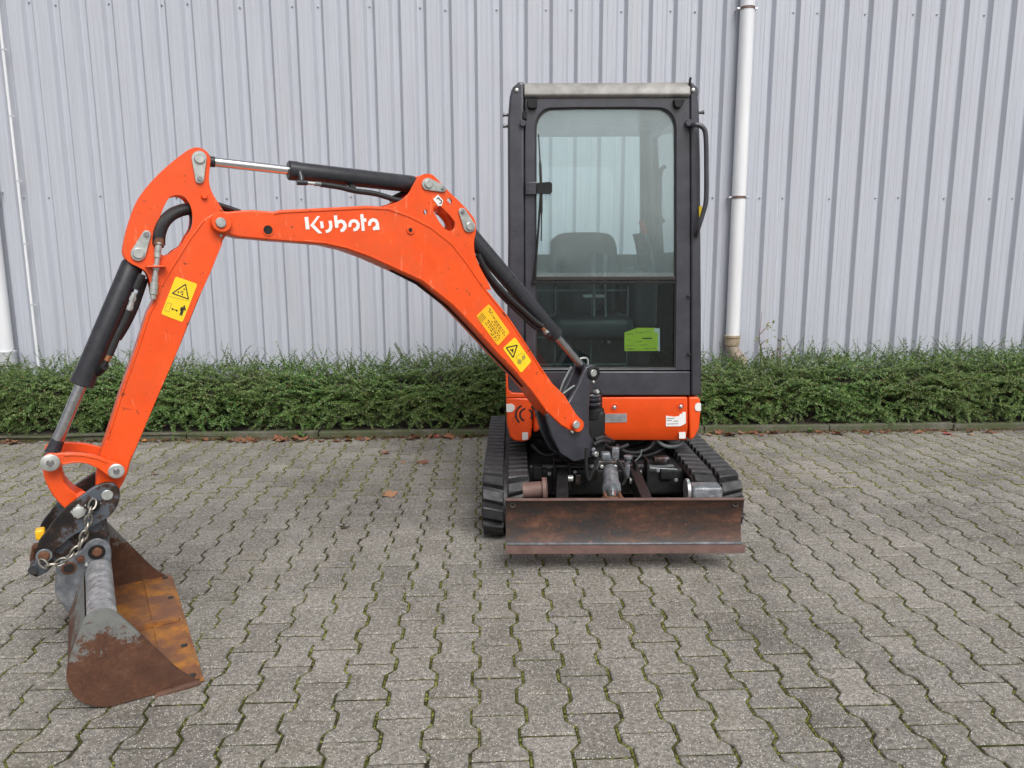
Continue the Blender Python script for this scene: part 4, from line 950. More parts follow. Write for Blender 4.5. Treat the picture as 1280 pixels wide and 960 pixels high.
# ---------------------------------------------------------------- swing post
sp = empty('swing_post', B(735, 560, 0), EXC)
pst = [(741.6, 456), (748, 459), (751, 466), (748, 473), (742, 480), (738, 489), (736.5, 510), (736, 541), (742, 552), (742, 571), (717.5, 577), (701, 567), (690, 545), (683, 519), (690, 512), (703, 506), (711, 503), (717.5, 492), (724, 480), (729, 468), (733, 459)]
for t_ in (.052, -.032):
    bm = BM(); prism(bm, [B(x, y, .052) - NN * (.052 - t_) for x, y in pst], -NN * .020); objm_ = obj('fork_plate', bm, MATS['cab_black'], sp, bev=.004)
bm = BM(); plateB(bm, [(700, 530), (733, 545), (741, 553), (741, 570), (718, 575), (702, 565), (692, 545)], .034, .068); obj('post_web', bm, MATS['frame_black'], sp, bev=.004)
bm = BM(); plateB(bm, [(741, 552), (757, 556), (757, 565), (741, 571)], .05, .10); obj('post_foot', bm, MATS['frame_black'], sp, bev=.005)
sc_ = dimB(741.6, 466.3, .088); bm = BM(); stations(bm, B(741.6, 466.3, .052), NN, [(-.02, .034), (.008, .034), (.012, .029)], 24); obj('pin_boss', bm, MATS['frame_black'], sp, smooth=35)
bossB('pin', 741.6, 466.3, .063, 4.6, .006, MATS['zinc'], sp); bossB('grease_nipple', 740.5, 477, .052, 1.8, .014, MATS['zinc'], sp)
bm = BM(); tube(bm, smoothpath([B(722, 459, -.03), B(724, 449.5, -.03), B(731, 447.5, -.03), B(734.5, 449.5, -.03), B(735, 456, -.03)], 4), .005, 8); obj('hose_guard', bm, MATS['zinc'], sp, smooth=60)
hub = mY(743, 520, .60)
bm = BM(); stations(bm, (hub.x - .012, .60, .40), (0, 0, 1), [(0, .055), (.07, .055), (.07, .035), (.16, .035), (.16, .058), (.20, .060), (.21, .05), (.29, .05), (.30, .035)], 26); objm('swing_pin', bm, MATS['frame_black'], sp, smooth=35)
for py_ in (496, 500, 506): 
    bm = BM(); q = mY(740, py_, .56); stations(bm, q, (0, 0, 1), [(0, .040), (.010, .044), (.014, .038)], 24); objm('washer', bm, MATS['cab_black'], sp, smooth=35)
bm = BM(); q = mY(745, 490, .55); stations(bm, q, (.5, -1, .3), [(-.02, .010), (.012, .012), (.018, .008)], 14); objm('lock_pin', bm, MATS['zinc'], sp, smooth=40)
bm = BM(); rod(bm, mY(747.3, 494, .60), mY(747.6, 549, .60), .0125, 14); objm('guide_rod', bm, MATS['interior_trim'], sp, smooth=40)
bm = BM(); rbox(bm, (hub.x - .05, .66, .50), (.20, .22, .20), .02); objm('swing_bracket', bm, MATS['frame_black'], sp, smooth=40)
bm = BM(); tube(bm, smoothpath([B(744, 550, .06), B(752, 547, .06), B(760, 549, .03), B(766, 552, .0)], 5), .012, 8); tube(bm, smoothpath([B(742, 556, .07), B(752, 551, .07), B(762, 553, .04)], 5), .010, 8); obj('hose', bm, MATS['hose_rubber'], sp, smooth=60)
bossB('bolt', 743, 567, .07, 3.4, .02, MATS['zinc'], sp)
for L_ in ([(700, 489), (704, 478), (709, 468), (714, 458)], [(704, 492), (712, 486), (718, 482)]):
    bm = BM(); tube(bm, smoothpath([B(x, y, .03) for x, y in L_], 5), .005, 8); obj('hose', bm, MATS['interior_trim'], sp, smooth=60)
hose('hose', [B(700, 500, -.03), B(690, 530, -.04), B(700, 552, -.05), B(722, 560, -.08)], .012, sp)
hose('hose', [B(706, 500, -.05), B(697, 525, -.06), B(706, 548, -.07), B(728, 556, -.10)], .012, sp)
# ---------------------------------------------------------------- cab
cab = empty('cab', MACH @ Vector((0, 1.2, .7)), EXC)
winhole = [(669.5, 461), (669, 350), (669, 160)] + [(669 + 20 * (1 - math.cos(R(a))), 160 - 25 * math.sin(R(a))) for a in (15, 30, 45, 60, 75, 90)] + [(720, 134.2), (790, 134)] + [(845 - 22 * (1 - math.sin(R(a))), 159 - 24.6 * math.cos(R(a))) for a in (0, 15, 30, 45, 60, 75, 90)] + [(845, 350), (844.5, 461)]
bm = BM(); plateM(bm, [(656.3, 122.6), (862.2, 122.2), (863, 300), (862.8, 463), (700, 463.2), (656.6, 463.2), (656, 300)], FY + .004, .035, [winhole]); objm('window_frame', bm, MATS['cab_black'], cab, bev=.004)
for px in (656, 863.2):  # black strip added behind each seam to stand for its shade
    bm = BM(); plateM(bm, [(px - 4, 122), (px + 4, 122), (px + 4, 494), (px - 4, 494)], FY + .045, .02); objm('gap_shade', bm, MATS['sticker_black'], cab)
def grow(pts, k):
    cx = sum(p[0] for p in pts) / len(pts); cy_ = sum(p[1] for p in pts) / len(pts)
    return [(p[0] + (k if p[0] < cx else -k), p[1] + (k if p[1] < cy_ else -k)) for p in pts]
bm = BM(); plateM(bm, grow(winhole, -.6), FY + .012, .02, [grow(winhole, 1.8)]); objm('window_seal', bm, MATS['sticker_black'], cab, bev=.002)
panel('pillar', [(635.2, 300), (634.6, 150), (637, 120), (641, 108.5), (648, 102.4), (655.2, 101.6), (655.6, 300), (655.6, 494.5), (632.6, 494.5)], FY - .004, .10, 'cab_black', cab, .012, seg=3)
panel('pillar', [(863.2, 101.5), (867.5, 103.5), (871.5, 112), (874.2, 140), (875.6, 200), (876.4, 350), (877, 494.5), (863.9, 494.5), (863.9, 300)], FY - .004, .10, 'cab_black', cab, .012, seg=3)
panel('sill_panel', [(656.6, 464.4), (862.9, 464.4), (862.9, 494.2), (656.6, 494.2)], FY + .0, .06, 'cab_black', cab, .005)
# roof with pale weathered visor
zt = mY(700, 101, FY).z; zb = mY(700, 122.5, FY).z; xl, xr = mY(655, 110, FY).x, mY(863, 110, FY).x
bm = BM(); prism(bm, [Vector((xl, y, z)) for y, z in ((FY + .003, zb), (FY - .012, zb + .012), (FY - .004, zt - .030), (FY + .018, zt - .006), (FY + .05, zt), (FY + .10, zt + .004), (FY + .10, zb))], Vector((xr - xl, 0, 0))); objm('visor', bm, MATS['roof_silver'], cab, bev=.006, seg=3)
bm = BM(); rbox(bm, ((xl + xr) / 2, FY + .62, zt - .035), (xr - xl + .13, 1.10, .075), .035, 4); objm('roof', bm, MATS['cab_black'], cab, smooth=40)
# side walls, rear wall with their windows
def side(name, xb, xt, sgn, zlo, zhi):
    X = lambda z: xb + (xt - xb) * (z - zlo) / (zhi - zlo)
    Pq = lambda y, z: Vector((X(z), y, z))
    loop = [Pq(FY + .09, zlo), Pq(1.82, zlo), Pq(1.82, zhi), Pq(FY + .09, zhi)]
    hl_ = [Pq(FY + .16, zlo + .12), Pq(1.60, zlo + .12), Pq(1.60, zhi - .10), Pq(FY + .16, zhi - .10)]
    bm = BM(); prism(bm, loop, Vector((-sgn * .04, 0, 0)), [hl_]); o = objm(name, bm, MATS['cab_black'], cab, bev=.004)
    bm = BM(); g = [v - Vector((sgn * .02, 0, 0)) for v in hl_]; prism(bm, g, Vector((-sgn * .004, 0, 0))); objm('side_glass', bm, MATS['side_tint'], o)
zl = mY(700, 494, FY).z
side('side_wall', mY(634, 494, FY).x, mY(640, 110, FY).x, -1, zl, zt - .03)
side('door', mY(876, 494, FY).x, mY(869, 110, FY).x, 1, zl, zt - .03)
RY = 1.80
rw = [mY(px, py, RY) for px, py in ((668, 166.5), (800.5, 166.5), (800.5, 318), (668, 318))]
xa, xb2 = mY(636, 494, FY).x + .02, mY(875, 494, FY).x - .03
bm = BM(); hz = [Vector((xa + .07, RY, rw[3].z)), Vector((xa + .07, RY, rw[0].z)), rw[1], rw[2]]
prism(bm, [Vector((xa, RY, zl)), Vector((xb2, RY, zl)), Vector((xb2 - .05, RY, zt - .03)), Vector((xa + .02, RY, zt - .03))], Vector((0, .03, 0)), [hz]); rwo = objm('rear_wall', bm, MATS['interior_grey'], cab)
bm = BM(); prism(bm, [v + Vector((0, .012, 0)) for v in hz], Vector((0, .004, 0))); objm('rear_glass', bm, MATS['side_tint'], rwo)
bm = BM(); box(bm, ((xa + xb2) / 2, 1.25, zt - .045), (xb2 - xa - .06, 1.0, .02)); objm('headlining', bm, MATS['interior_grey'], cab)
bm = BM(); box(bm, ((xa + xb2) / 2, 1.28, zl + .02), (xb2 - xa - .02, 1.0, .03)); objm('cab_floor', bm, MATS['interior_dark'], cab)
# glass panes, the upper one leaning back a little
def pane(name, pts, y, lean=0.0, gm='cab_glass'):
    bm = BM(); P = [mY(px, py, y) for px, py in pts]; z0 = min(v.z for v in P)
    for v in P: v.y += (v.z - z0) * lean
    prism(bm, P, Vector((0, .005, 0))); return objm(name, bm, MATS[gm], cab)
up = [p_ for p_ in winhole if p_[1] < 349]; up = [(669, 346)] + up[1 if up[0][1] > 340 else 0:] + [(845, 346)]
pane('upper_pane', up, FY + .020, .006); pane('lower_pane', [(669, 354), (845, 354), (844.5, 461), (669.5, 461)], FY + .026, 0, 'clear_glass')
bm = BM(); plateM(bm, [(669.6, 345.8), (844.6, 345.3), (844.6, 350), (669.6, 350.5)], FY + .010, .024); objm('pane_seal', bm, MATS['sticker_black'], cab, bev=.002)
bm = BM(); plateM(bm, [(669.6, 351.2), (844.6, 350.8), (844.6, 355), (669.6, 355.4)], FY + .012, .02); objm('pane_rail', bm, MATS['frame_black'], cab, bev=.002)
# fittings on the frame
for pts in ([(659, 123.5), (672, 123.5), (671, 134), (669, 135.5), (661, 135), (659.5, 132)], [(842.5, 123.5), (857, 123.5), (855, 128), (851, 134.5), (846, 134.5), (843.5, 131)]):
    panel('window_latch', pts, FY - .022, .03, 'frame_black', cab, .003)
for px, py, r_ in ((653.6, 154.8, .016), (860.3, 154.3, .017)):
    bm = BM(); stations(bm, mY(px, py, FY - .004), (0, -1, 0), [(0, r_), (.016, r_), (.020, r_ * .8)], 18); objm('knob', bm, MATS['cab_black'], cab, smooth=35)
bm = BM(); plateM(bm, [(653.5, 139), (658.5, 139), (658.5, 149), (653.5, 148)], FY - .012, .012); objm('striker', bm, MATS['frame_black'], cab, bev=.002)
for px, py in ((645.8, 112.8), (866.3, 112.8), (861, 370.5), (861, 443)):
    bm = BM(); stations(bm, mY(px, py, FY - .004), (0, -1, 0), [(0, .009), (.006, .009), (.008, .005)], 10); objm('bolt', bm, MATS['frame_black'] if py > 200 else MATS['zinc'], cab, smooth=35)
for px, py in ((635, 144), (635.5, 158), (873.5, 141)):
    bm = BM(); p = mY(px, py, FY + .03); sg = -1 if px < 700 else 1; stations(bm, p, (sg, -.2, .05), [(-.01, .007), (.018, .007), (.018, .010), (.026, .010)], 10); objm('hinge_pin', bm, MATS['cab_black'], cab, smooth=35)
bm = BM(); tube(bm, [mY(862.5, 107, FY), mY(862.5, 100, FY), mY(863.5, 97, FY)], .006, 8); objm('antenna_stub', bm, MATS['frame_black'], cab, smooth=50)
bm = BM(); tube(bm, smoothpath([mY(866, 156, FY), mY(868, 156, FY - .06), mY(874, 156.5, FY - .065), mY(880.5, 162, FY - .065), mY(882.5, 176, FY - .065), mY(883, 215, FY - .065), mY(882.6, 250, FY - .065), mY(879, 266, FY - .06), mY(873, 285, FY - .05), mY(871, 294, FY - .01)], 5), .0115, 12); objm('grab_handle', bm, MATS['cab_black'], cab, smooth=60)
panel('warning_tag', [(873.6, 258), (877.5, 257), (877.3, 268), (874, 272)], FY - .012, .003, 'yellow_tag', cab, 0)
wp = [mY(667.5, 352, FY - .012), mY(669.5, 330, FY - .022), mY(673.5, 280, FY - .026), (mY(675.6, 240, FY - .02))]
bm = BM(); tube(bm, wp, [.008, .006, .005, .004], 8); o = objm('wiper_arm', bm, MATS['frame_black'], cab, smooth=50)
bm = BM(); tube(bm, smoothpath([mY(673.2, 168, FY + .008), mY(675, 200, FY - .004), mY(676.4, 235, FY - .008), mY(676.8, 270, FY - .004), mY(676.6, 301, FY + .008)], 5), [.003] * 6 + [.0065] * 9 + [.003] * 6, 8); objm('wiper_blade', bm, MATS['sticker_black'], cab, smooth=50)
bm = BM(); stations(bm, mY(667.5, 352.5, FY + .004), (0, -1, 0), [(0, .013), (.02, .012), (.024, .008)], 14); objm('wiper_hub', bm, MATS['frame_black'], cab, smooth=40)
panel('latch_plate', [(657, 227.5), (671, 227.2), (671, 243), (657, 243.2)], FY - .018, .018, 'cab_black', cab, .003)
panel('latch_handle', [(671, 228.5), (687, 227), (690.3, 229), (690.3, 240), (688, 242.4), (671, 242)], FY - .026, .012, 'frame_black', cab, .003)
for py in (231.5, 239): 
    bm = BM(); stations(bm, mY(660, py, FY - .018), (0, -1, 0), [(0, .005), (.003, .005)], 10); objm('rivet', bm, MATS['sticker_black'], cab)
# ---------------------------------------------------------------- cab interior
ci = empty('operator_station', MACH @ Vector((0, 1.3, .7)), EXC)
SY = 1.30
def seatP(px, py, y): return mY(px, py, y)
# seat back: a padded slab with bolsters
W0, W1 = seatP(690, 300, SY).x, seatP(775, 300, SY).x; zt_ = seatP(730, 289, SY).z; xc = (W0 + W1) / 2; hw = (W1 - W0) / 2
bm = BM(); nu, nv = 26, 22; G = []
for j in range(nv + 1):
    v = j / nv; row = []
    for i in range(nu + 1):
        u = -1 + 2 * i / nu
        z = zt_ - .50 + .50 * v - .05 * (abs(u) ** 5) * v ** 4
        wdt = hw * (1.10 - .10 * v)
        bol = .05 * math.exp(-((abs(u) - .82) / .16) ** 2) * (1 - .5 * v) - .016 * math.exp(-((abs(u) - .55 - .28 * (v - .4)) / .05) ** 2) * (1 if v < .86 else 0)
        bol -= .010 * math.exp(-((v - .45) / .03) ** 2) * (abs(u) < .5)
        y = SY + .10 * v - bol + .06 * abs(u) ** 8 + .05 * v ** 12
        row.append(bm.verts.new((xc + u * wdt, y, z)))
    G.append(row)
for j in range(nv):
    for i in range(nu): bm.faces.new((G[j][i], G[j][i + 1], G[j + 1][i + 1], G[j + 1][i]))
bd = [G[0][i] for i in range(nu + 1)] + [G[j][nu] for j in range(1, nv + 1)] + [G[nv][i] for i in range(nu - 1, -1, -1)] + [G[j][0] for j in range(nv - 1, 0, -1)]
bk2 = [bm.verts.new((v.co.x * .98 + xc * .02, v.co.y + .08, v.co.z - .005)) for v in bd]
for i in range(len(bd)): bm.faces.new((bd[i], bk2[i], bk2[(i + 1) % len(bd)], bd[(i + 1) % len(bd)]))
bm.faces.new(bk2); seat = objm('seat', bm, MATS['seat_vinyl'], ci, smooth=60)
bm = BM(); rbox(bm, (xc, SY - .20, zt_ - .52), (2 * hw * 1.12, .46, .13), .05, 4); objm('cushion', bm, MATS['seat_vinyl'], seat, smooth=50)
# seat box with pale strips added for the mirrored-looking grid in the lower pane
zb_ = zl + .035; ztb = zt_ - .58; BY = 1.02
bm = BM(); box(bm, (xc - .03, BY + .25, (zb_ + ztb) / 2), (.72, .5, ztb - zb_)); sb = objm('seat_box', bm, MATS['interior_dark'], ci, bev=.01)
fy = BY - .003
for py in (362.5, 394, 421, 455):
    a, b = mY(672, py, fy), mY(783, py + 1, fy); bm = BM(); box(bm, ((a.x + b.x) / 2, fy, (a.z + b.z) / 2), (b.x - a.x, .008, .010)); objm('grid_line', bm, MATS['interior_trim'], sb)
for px in (693, 738, 783):
    a, b = mY(px, 358, fy), mY(px + 2, 458, fy); bm = BM(); box(bm, ((a.x + b.x) / 2, fy - .001, (a.z + b.z) / 2), (.008, .008, a.z - b.z)); objm('grid_line', bm, MATS['interior_trim'], sb)
for px in (743, 757):
    bm = BM(); tube(bm, [mY(px, 400, .90), mY(px - .5, 372, .92), mY(px - 1, 347, .95), mY(px - 1, 318, .98)], [.006, .007, .010, .014], 10); objm('travel_lever', bm, MATS['interior_trim'], ci, smooth=50)
for px in (734.5, 749.5):
    bm = BM(); rbox(bm, mY(px, 370, .93), (.050, .06, .016), .006); objm('pedal', bm, MATS['sticker_white'], ci, smooth=50)
for px, wq in ((753, .005), (761, .017)):
    bm = BM(); box(bm, mY(px, 427.5, fy - .004), (wq, .003, .014)); objm('switch', bm, MATS['sticker_white'], ci)
bm = BM(); rbox(bm, mY(805, 338, 1.20) + Vector((0, .1, -.15)), (.13, .40, .34), .03, 4); objm('console', bm, MATS['interior_grey'], ci, smooth=50)
bm = BM(); rbox(bm, mY(676, 342, 1.20) + Vector((0, .1, -.12)), (.14, .40, .26), .03, 4); objm('console', bm, MATS['interior_grey'], ci, smooth=50)
bm = BM(); stations(bm, mY(804, 331, 1.15), (0, 0, 1), [(-.06, .05), (-.02, .05), (0, .042), (.012, .046), (.03, .036), (.045, .038), (.06, .028)], 18); objm('boot', bm, MATS['interior_dark'], ci, smooth=60)
bm = BM(); tube(bm, smoothpath([mY(817, 346, 1.1), mY(815, 318, 1.1), mY(811, 305, 1.1), mY(806, 291, 1.1)], 5), .007, 8); lv = objm('safety_lever', bm, MATS['interior_trim'], ci, smooth=60)
bm = BM(); tube(bm, [mY(806.5, 293, 1.1), mY(804.5, 286, 1.1), mY(801.5, 276, 1.1)], [.010, .017, .015], 12); objm('lever_knob', bm, MATS['knob_red'], lv, smooth=60)
bm = BM(); tube(bm, [mY(800, 330, 1.2), mY(797, 305, 1.2), mY(796, 292, 1.2)], [.012, .014, .026], 12); objm('joystick', bm, MATS['interior_dark'], ci, smooth=60)
bm = BM(); tube(bm, smoothpath([mY(832, 208, 1.2), mY(826, 214, 1.2), mY(825, 240, 1.2), mY(825, 268, 1.2), mY(830, 278, 1.2)], 5), .012, 10); objm('door_handle', bm, MATS['interior_grey'], ci, smooth=60)
# printed sheet standing behind the lower window
doc = [(780.7, 415.6), (797, 409.6), (820, 410), (823.8, 412), (824, 438.6), (780.6, 438.8)]
bm = BM(); plateM(bm, doc, FY + .045, .003); bm.transform(MACH); dsh = obj('printed_sheet', bm, MATS['lime_sheet']); tag(dsh, 'lime green printed sheet standing behind the lower cab window', 'sheet')
bm = BM(); strM(bm, [(803, 423, 815, 423)], FY + .0442, 1.5)
for x0, y0, n_ in ((783, 418, 5), (795, 416, 5), (806, 415, 4), (783, 425, 4), (795, 427, 4), (784, 432, 6), (800, 431, 5), (805, 435.5, 8), (784, 436, 6)):
    x = x0
    for k in range(n_): strM(bm, [(x, y0 + random.uniform(-.5, .5), x + random.uniform(.6, 1.6), y0 + random.uniform(-.5, .5))], FY + .0442, random.uniform(.5, 1.0)); x += random.uniform(1.4, 2.2)
bm.transform(MACH); obj('sheet_print', bm, MATS['sticker_black'], dsh)
bm = BM(); plateM(bm, [(818, 410.4), (824.6, 410.4), (824.8, 439), (822.5, 439), (822.6, 416), (818, 415)], FY + .043, .002); bm.transform(MACH); obj('sleeve_edge', bm, MATS['sticker_white'], dsh)
# ================================================================== KERB, HEDGE, PIPES, LEAVES
KY = lambda x: KERB_Y + KROT * x
t = NT('kerb_concrete')
c = t.ramp(t.noise(20, 4, .65), [(.3, (.085, .082, .066)), (.7, (.165, .158, .132))])
c = t.mix(t.ramp(t.noise(4, 4, .7), [(.36, 0), (.56, .85)]), c, (.065, .082, .03))
t.p(col=c, rough=.9, normal=t.bump(t.noise(90, 3), .5, .006))
kb = tag(empty('kerb', (0, KY(0), 0)), kind='structure'); kb.rotation_euler.z = KROT
bm = BM(); rbox(bm, (0, .03, -.036), (.992, .06, .165), .006, 2)
kme = bpy.data.meshes.new('kerb_stone'); bm.to_mesh(kme); bm.free(); kme.materials.append(MATS['kerb_concrete'])
for k in range(-9, 10):
    o = bpy.data.objects.new('kerb_stone', kme); COL.objects.link(o); o.parent = kb
    o.location = (k * 1.0 + .27, random.gauss(0, .003), random.gauss(-.002, .004)); o.rotation_euler = (random.gauss(0, .01), random.gauss(0, .003), random.gauss(0, .002))
bm = BM(); g = 60
for i in range(g):
    for j in range(5): bm.verts.new((-9.2 + 18.4 * i / (g - 1), KERB_Y - .08 + (WALL_Y + .1 - KERB_Y) * j / 4 + .1, .028 + random.gauss(0, .008)))
bm.verts.ensure_lookup_table()
for i in range(g - 1):
    for j in range(4): bm.faces.new([bm.verts[q] for q in (i * 5 + j, i * 5 + 5 + j, i * 5 + 6 + j, i * 5 + 1 + j)])
tag(obj('soil_strip', bm, MATS['ground_soil'], smooth=60), kind='structure')

# ---- hedge
t = NT('hedge_leaf')
rn = t.geo.outputs['Random Per Island']
c = t.ramp(rn, [(0, (.026, .072, .014)), (.35, (.070, .165, .030)), (.65, (.130, .250, .055)), (.88, (.23, .34, .12)), (.955, (.25, .29, .08)), (.985, (.17, .07, .03)), (1, (.10, .05, .03))])
c = t.mix(t.ramp(t.noise(1.7, 3), [(.38, .0), (.62, .40)]), c, (.125, .155, .045))
c = t.mix(t.ramp(t.noise(5, 3, .6), [(.60, 0), (.72, .45)]), c, (.085, .060, .036))
t.p(col=c, rough=.5, spec=.45)
tl = t.n('ShaderNodeBsdfTranslucent'); t.l(c, tl.inputs[0]); mx = t.n('ShaderNodeMixShader'); mx.inputs[0].default_value = .30
t.l(t.b.outputs[0], mx.inputs[1]); t.l(tl.outputs[0], mx.inputs[2]); t.l(mx.outputs[0], t.out.inputs[0])
plain('twig_bark', (.075, .055, .042), .85, 0, .3, 40)
HX0, HX1 = -4.7, 5.9
def hn(x, s): return math.sin(x * 1.7 + s) * .5 + math.sin(x * 4.3 + 2.1 * s) * .3 + math.sin(x * 9.1 + .7 * s) * .2
def hedge_top(x): return .49 + .05 * hn(x, 1) + (.035 if x > 1.2 else 0) * 0 + (-.045 if x < -2.9 else 0)
hg = tag(empty('hedge', (0, 5.9, 0)), 'low dense green hedge with small leaves running along the metal wall', 'hedge')
def surf(x, q):
    """hedge skin: q 0 at the front foot, 1 at the back of the top"""
    H = hedge_top(x); yf = KY(x) + .085 + .03 * hn(x, 4); yb = WALL_Y - .10
    P = [(yf + .06, .03), (yf + .02, .16), (yf - .015, .30), (yf + .03, H * .80), (yf + .13, H * .97), (yf + .32, H * 1.03), (yb - .1, H * 1.0), (yb, H * .85)]
    u = q * (len(P) - 1); i = min(int(u), len(P) - 2); f = u - i
    a, b = P[i], P[i + 1]; n = Vector((0, -(b[1] - a[1]), b[0] - a[0])); n = Vector((0, n.y, n.z)).normalized()
    return Vector((x, a[0] + (b[0] - a[0]) * f, a[1] + (b[1] - a[1]) * f)), n
LV, TW = [], []
random.seed(21); rng = np.random.default_rng(21)
def shoot(p, d, L, droop, up, leaf=.020, sp=.014, twig=True):
    n = max(4, int(L / sp)); q = p.copy(); d = d.normalized(); pts = [q.copy()]
    lat = d.cross(up)
    if lat.length < .05: lat = d.cross(Vector((1, 0, 0)))
    lat.normalize()
    for k in range(n):
        d = (d + Vector((random.gauss(0, .05), random.gauss(0, .05), random.gauss(0, .04) - droop * .05))).normalized()
        q = q + d * sp; pts.append(q.copy())
        tp = 1.0 - .55 * (k / n) ** 2
        for sg in (-1, 1):
            if random.random() < .1: continue
            lat2 = (lat - d * lat.dot(d)).normalized()
            ax = (d * .55 + lat2 * sg + up * random.uniform(-.15, .45)).normalized()
            wv_ = ax.cross(up + Vector((random.gauss(0, .4), random.gauss(0, .4), random.gauss(0, .2))))
            if wv_.length < .1: wv_ = ax.cross(Vector((0, 1, 0)))
            wv_.normalize(); l = leaf * tp * random.uniform(.75, 1.25); wd = l * .34
            LV.append((q, q + ax * l * .5 + wv_ * wd, q + ax * l, q + ax * l * .5 - wv_ * wd))
    if twig: TW.append(pts)
NSH = 8600
for k in range(NSH):
    x = random.uniform(HX0, HX1); r = random.random(); q = (random.uniform(.02, .60) if r < .55 else random.uniform(.52, .92))
    s, n = surf(x, q)
    dep = random.uniform(.02, .13) if random.random() < .8 else random.uniform(.10, .22)
    side_ = random.choice((-1, 1)) * random.uniform(.2, 1.2)
    d = n * random.uniform(.5, 1.0) + Vector((side_, 0, 0)) + Vector((0, 0, random.uniform(-.25, .55)))
    shoot(s - n * dep, d, random.uniform(.10, .26), random.uniform(-.2, .9), (n * .7 + Vector((0, 0, .5))).normalized(), twig=k % 6 == 0)
for k in range(260):           # upright shoots above the top
    x = random.uniform(HX0, HX1); s, n = surf(x, random.uniform(.62, .93))
    d = Vector((random.gauss(0, .45), random.gauss(-.1, .25), 1)); shoot(s - n * .05, d, random.uniform(.08, .30), random.uniform(.2, 1.4), Vector((random.gauss(0, 1), -1, .2)).normalized(), leaf=.017, sp=.014)
for k in range(420):           # long arching sprays across the front
    x = random.uniform(HX0, HX1); s, n = surf(x, random.uniform(.22, .62)); sg = random.choice((-1, 1))
    d = Vector((sg * random.uniform(.7, 1.3), 0, random.uniform(-.1, .5))) + n * .25; shoot(s + n * .0, d, random.uniform(.18, .36), random.uniform(.3, .9), (n + Vector((0, 0, .3))).normalized(), leaf=.021, sp=.0155)
V = np.array([c[:] for q in LV for c in q], np.float32); F = np.arange(len(V)).reshape(-1, 4)
o = arrays('foliage', V, F, MATS['hedge_leaf'], hg); tag(o, kind='stuff')
def thin(paths, r0, r1):
    """three-sided twigs as arrays"""
    VV, FF = [], []
    for pts in paths:
        m = len(pts); b0 = len(VV)
        for i, p in enumerate(pts):
            d = (pts[min(i + 1, m - 1)] - pts[max(i - 1, 0)]).normalized(); a, b = frame(d); r = r0 + (r1 - r0) * i / (m - 1)
            for k in range(3): an = 2.094 * k; VV.append((p + (a * math.cos(an) + b * math.sin(an)) * r)[:])
        for i in range(m - 1):
            for k in range(3): FF.append((b0 + i * 3 + k, b0 + i * 3 + (k + 1) % 3, b0 + i * 3 + 3 + (k + 1) % 3, b0 + i * 3 + 3 + k))
    return VV, FF
for k in range(700):           # woody stems from the foot
    x = random.uniform(HX0, HX1); p = Vector((x, KY(x) + random.uniform(.16, .45), .03)); d = Vector((random.gauss(0, .5), random.gauss(-.35, .3), random.uniform(.4, 1))).normalized(); pts = [p]
    for i in range(6): d = (d + Vector((random.gauss(0, .18), random.gauss(0, .15), random.gauss(.02, .12)))).normalized(); p = p + d * random.uniform(.05, .08); pts.append(p)
    TW.append(pts)
VV, FF = thin(TW, .0022, .0009); o = arrays('twigs', VV, FF, MATS['twig_bark'], hg); tag(o, kind='stuff')
plain('hedge_core_shade', (.030, .030, .018), .95, 0, .4, 30, .8)  # solid core for dense twigs, hedge's inner shade in its dark colour
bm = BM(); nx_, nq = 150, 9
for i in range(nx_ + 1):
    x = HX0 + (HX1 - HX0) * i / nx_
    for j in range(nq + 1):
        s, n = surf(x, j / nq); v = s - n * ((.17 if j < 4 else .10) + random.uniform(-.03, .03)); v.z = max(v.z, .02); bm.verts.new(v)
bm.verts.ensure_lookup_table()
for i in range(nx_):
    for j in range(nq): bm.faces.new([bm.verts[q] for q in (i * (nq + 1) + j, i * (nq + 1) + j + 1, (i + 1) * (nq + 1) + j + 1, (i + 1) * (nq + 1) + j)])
obj('dark_core', bm, MATS['hedge_core_shade'], hg, smooth=50)

# ---- young plants by the downpipe
t = NT('sapling_leaf'); t.p(col=t.ramp(t.geo.outputs['Random Per Island'], [(0, (.13, .17, .04)), (.6, (.24, .24, .07)), (1, (.26, .12, .06))]), rough=.5)
plain('sapling_stem', (.20, .10, .09), .7, 0, .2, 40)
def sapling(label, stems, Y, leaves, group=None):
    base = onY(*stems[0][0], Y); r = tag(empty('sapling', (base.x, Y, .3)), label, 'sapling', group)
    P = [[onY(px, py, Y + random.uniform(-.03, .03)) for px, py in st] for st in stems]
    bm = BM()
    for st in P: tube(bm, smoothpath(st, 3), [.0045 - .003 * i / (3 * (len(st) - 1)) for i in range(3 * (len(st) - 1) + 1)], 6)
    obj('stem', bm, MATS['sapling_stem'], r, smooth=60)
    for px, py, n in leaves:
        for k in range(n):
            c = onY(px + random.gauss(0, 3.0), py + random.gauss(0, 3.0), Y + random.gauss(0, .02)); a = Vector((random.gauss(0, 1), random.gauss(-.3, .6), random.gauss(-.2, .7))).normalized(); b = a.cross(Vector((random.gauss(0, .5), -1, random.gauss(0, .5)))).normalized(); l = random.uniform(.022, .038)
            bm = BM(); mdl = [c, c + a * l * .3 + b * l * .24, c + a * l * .7 + b * l * .20, c + a * l, c + a * l * .7 - b * l * .20, c + a * l * .3 - b * l * .24]
            q = c + a * l * .5 - a.cross(b) * l * .08
            vs = [bm.verts.new(v) for v in mdl]; m0 = bm.verts.new(q)
            for i in range(6): bm.faces.new((vs[i], vs[(i + 1) % 6], m0))
            obj('leaf', bm, MATS['sapling_leaf'], r)
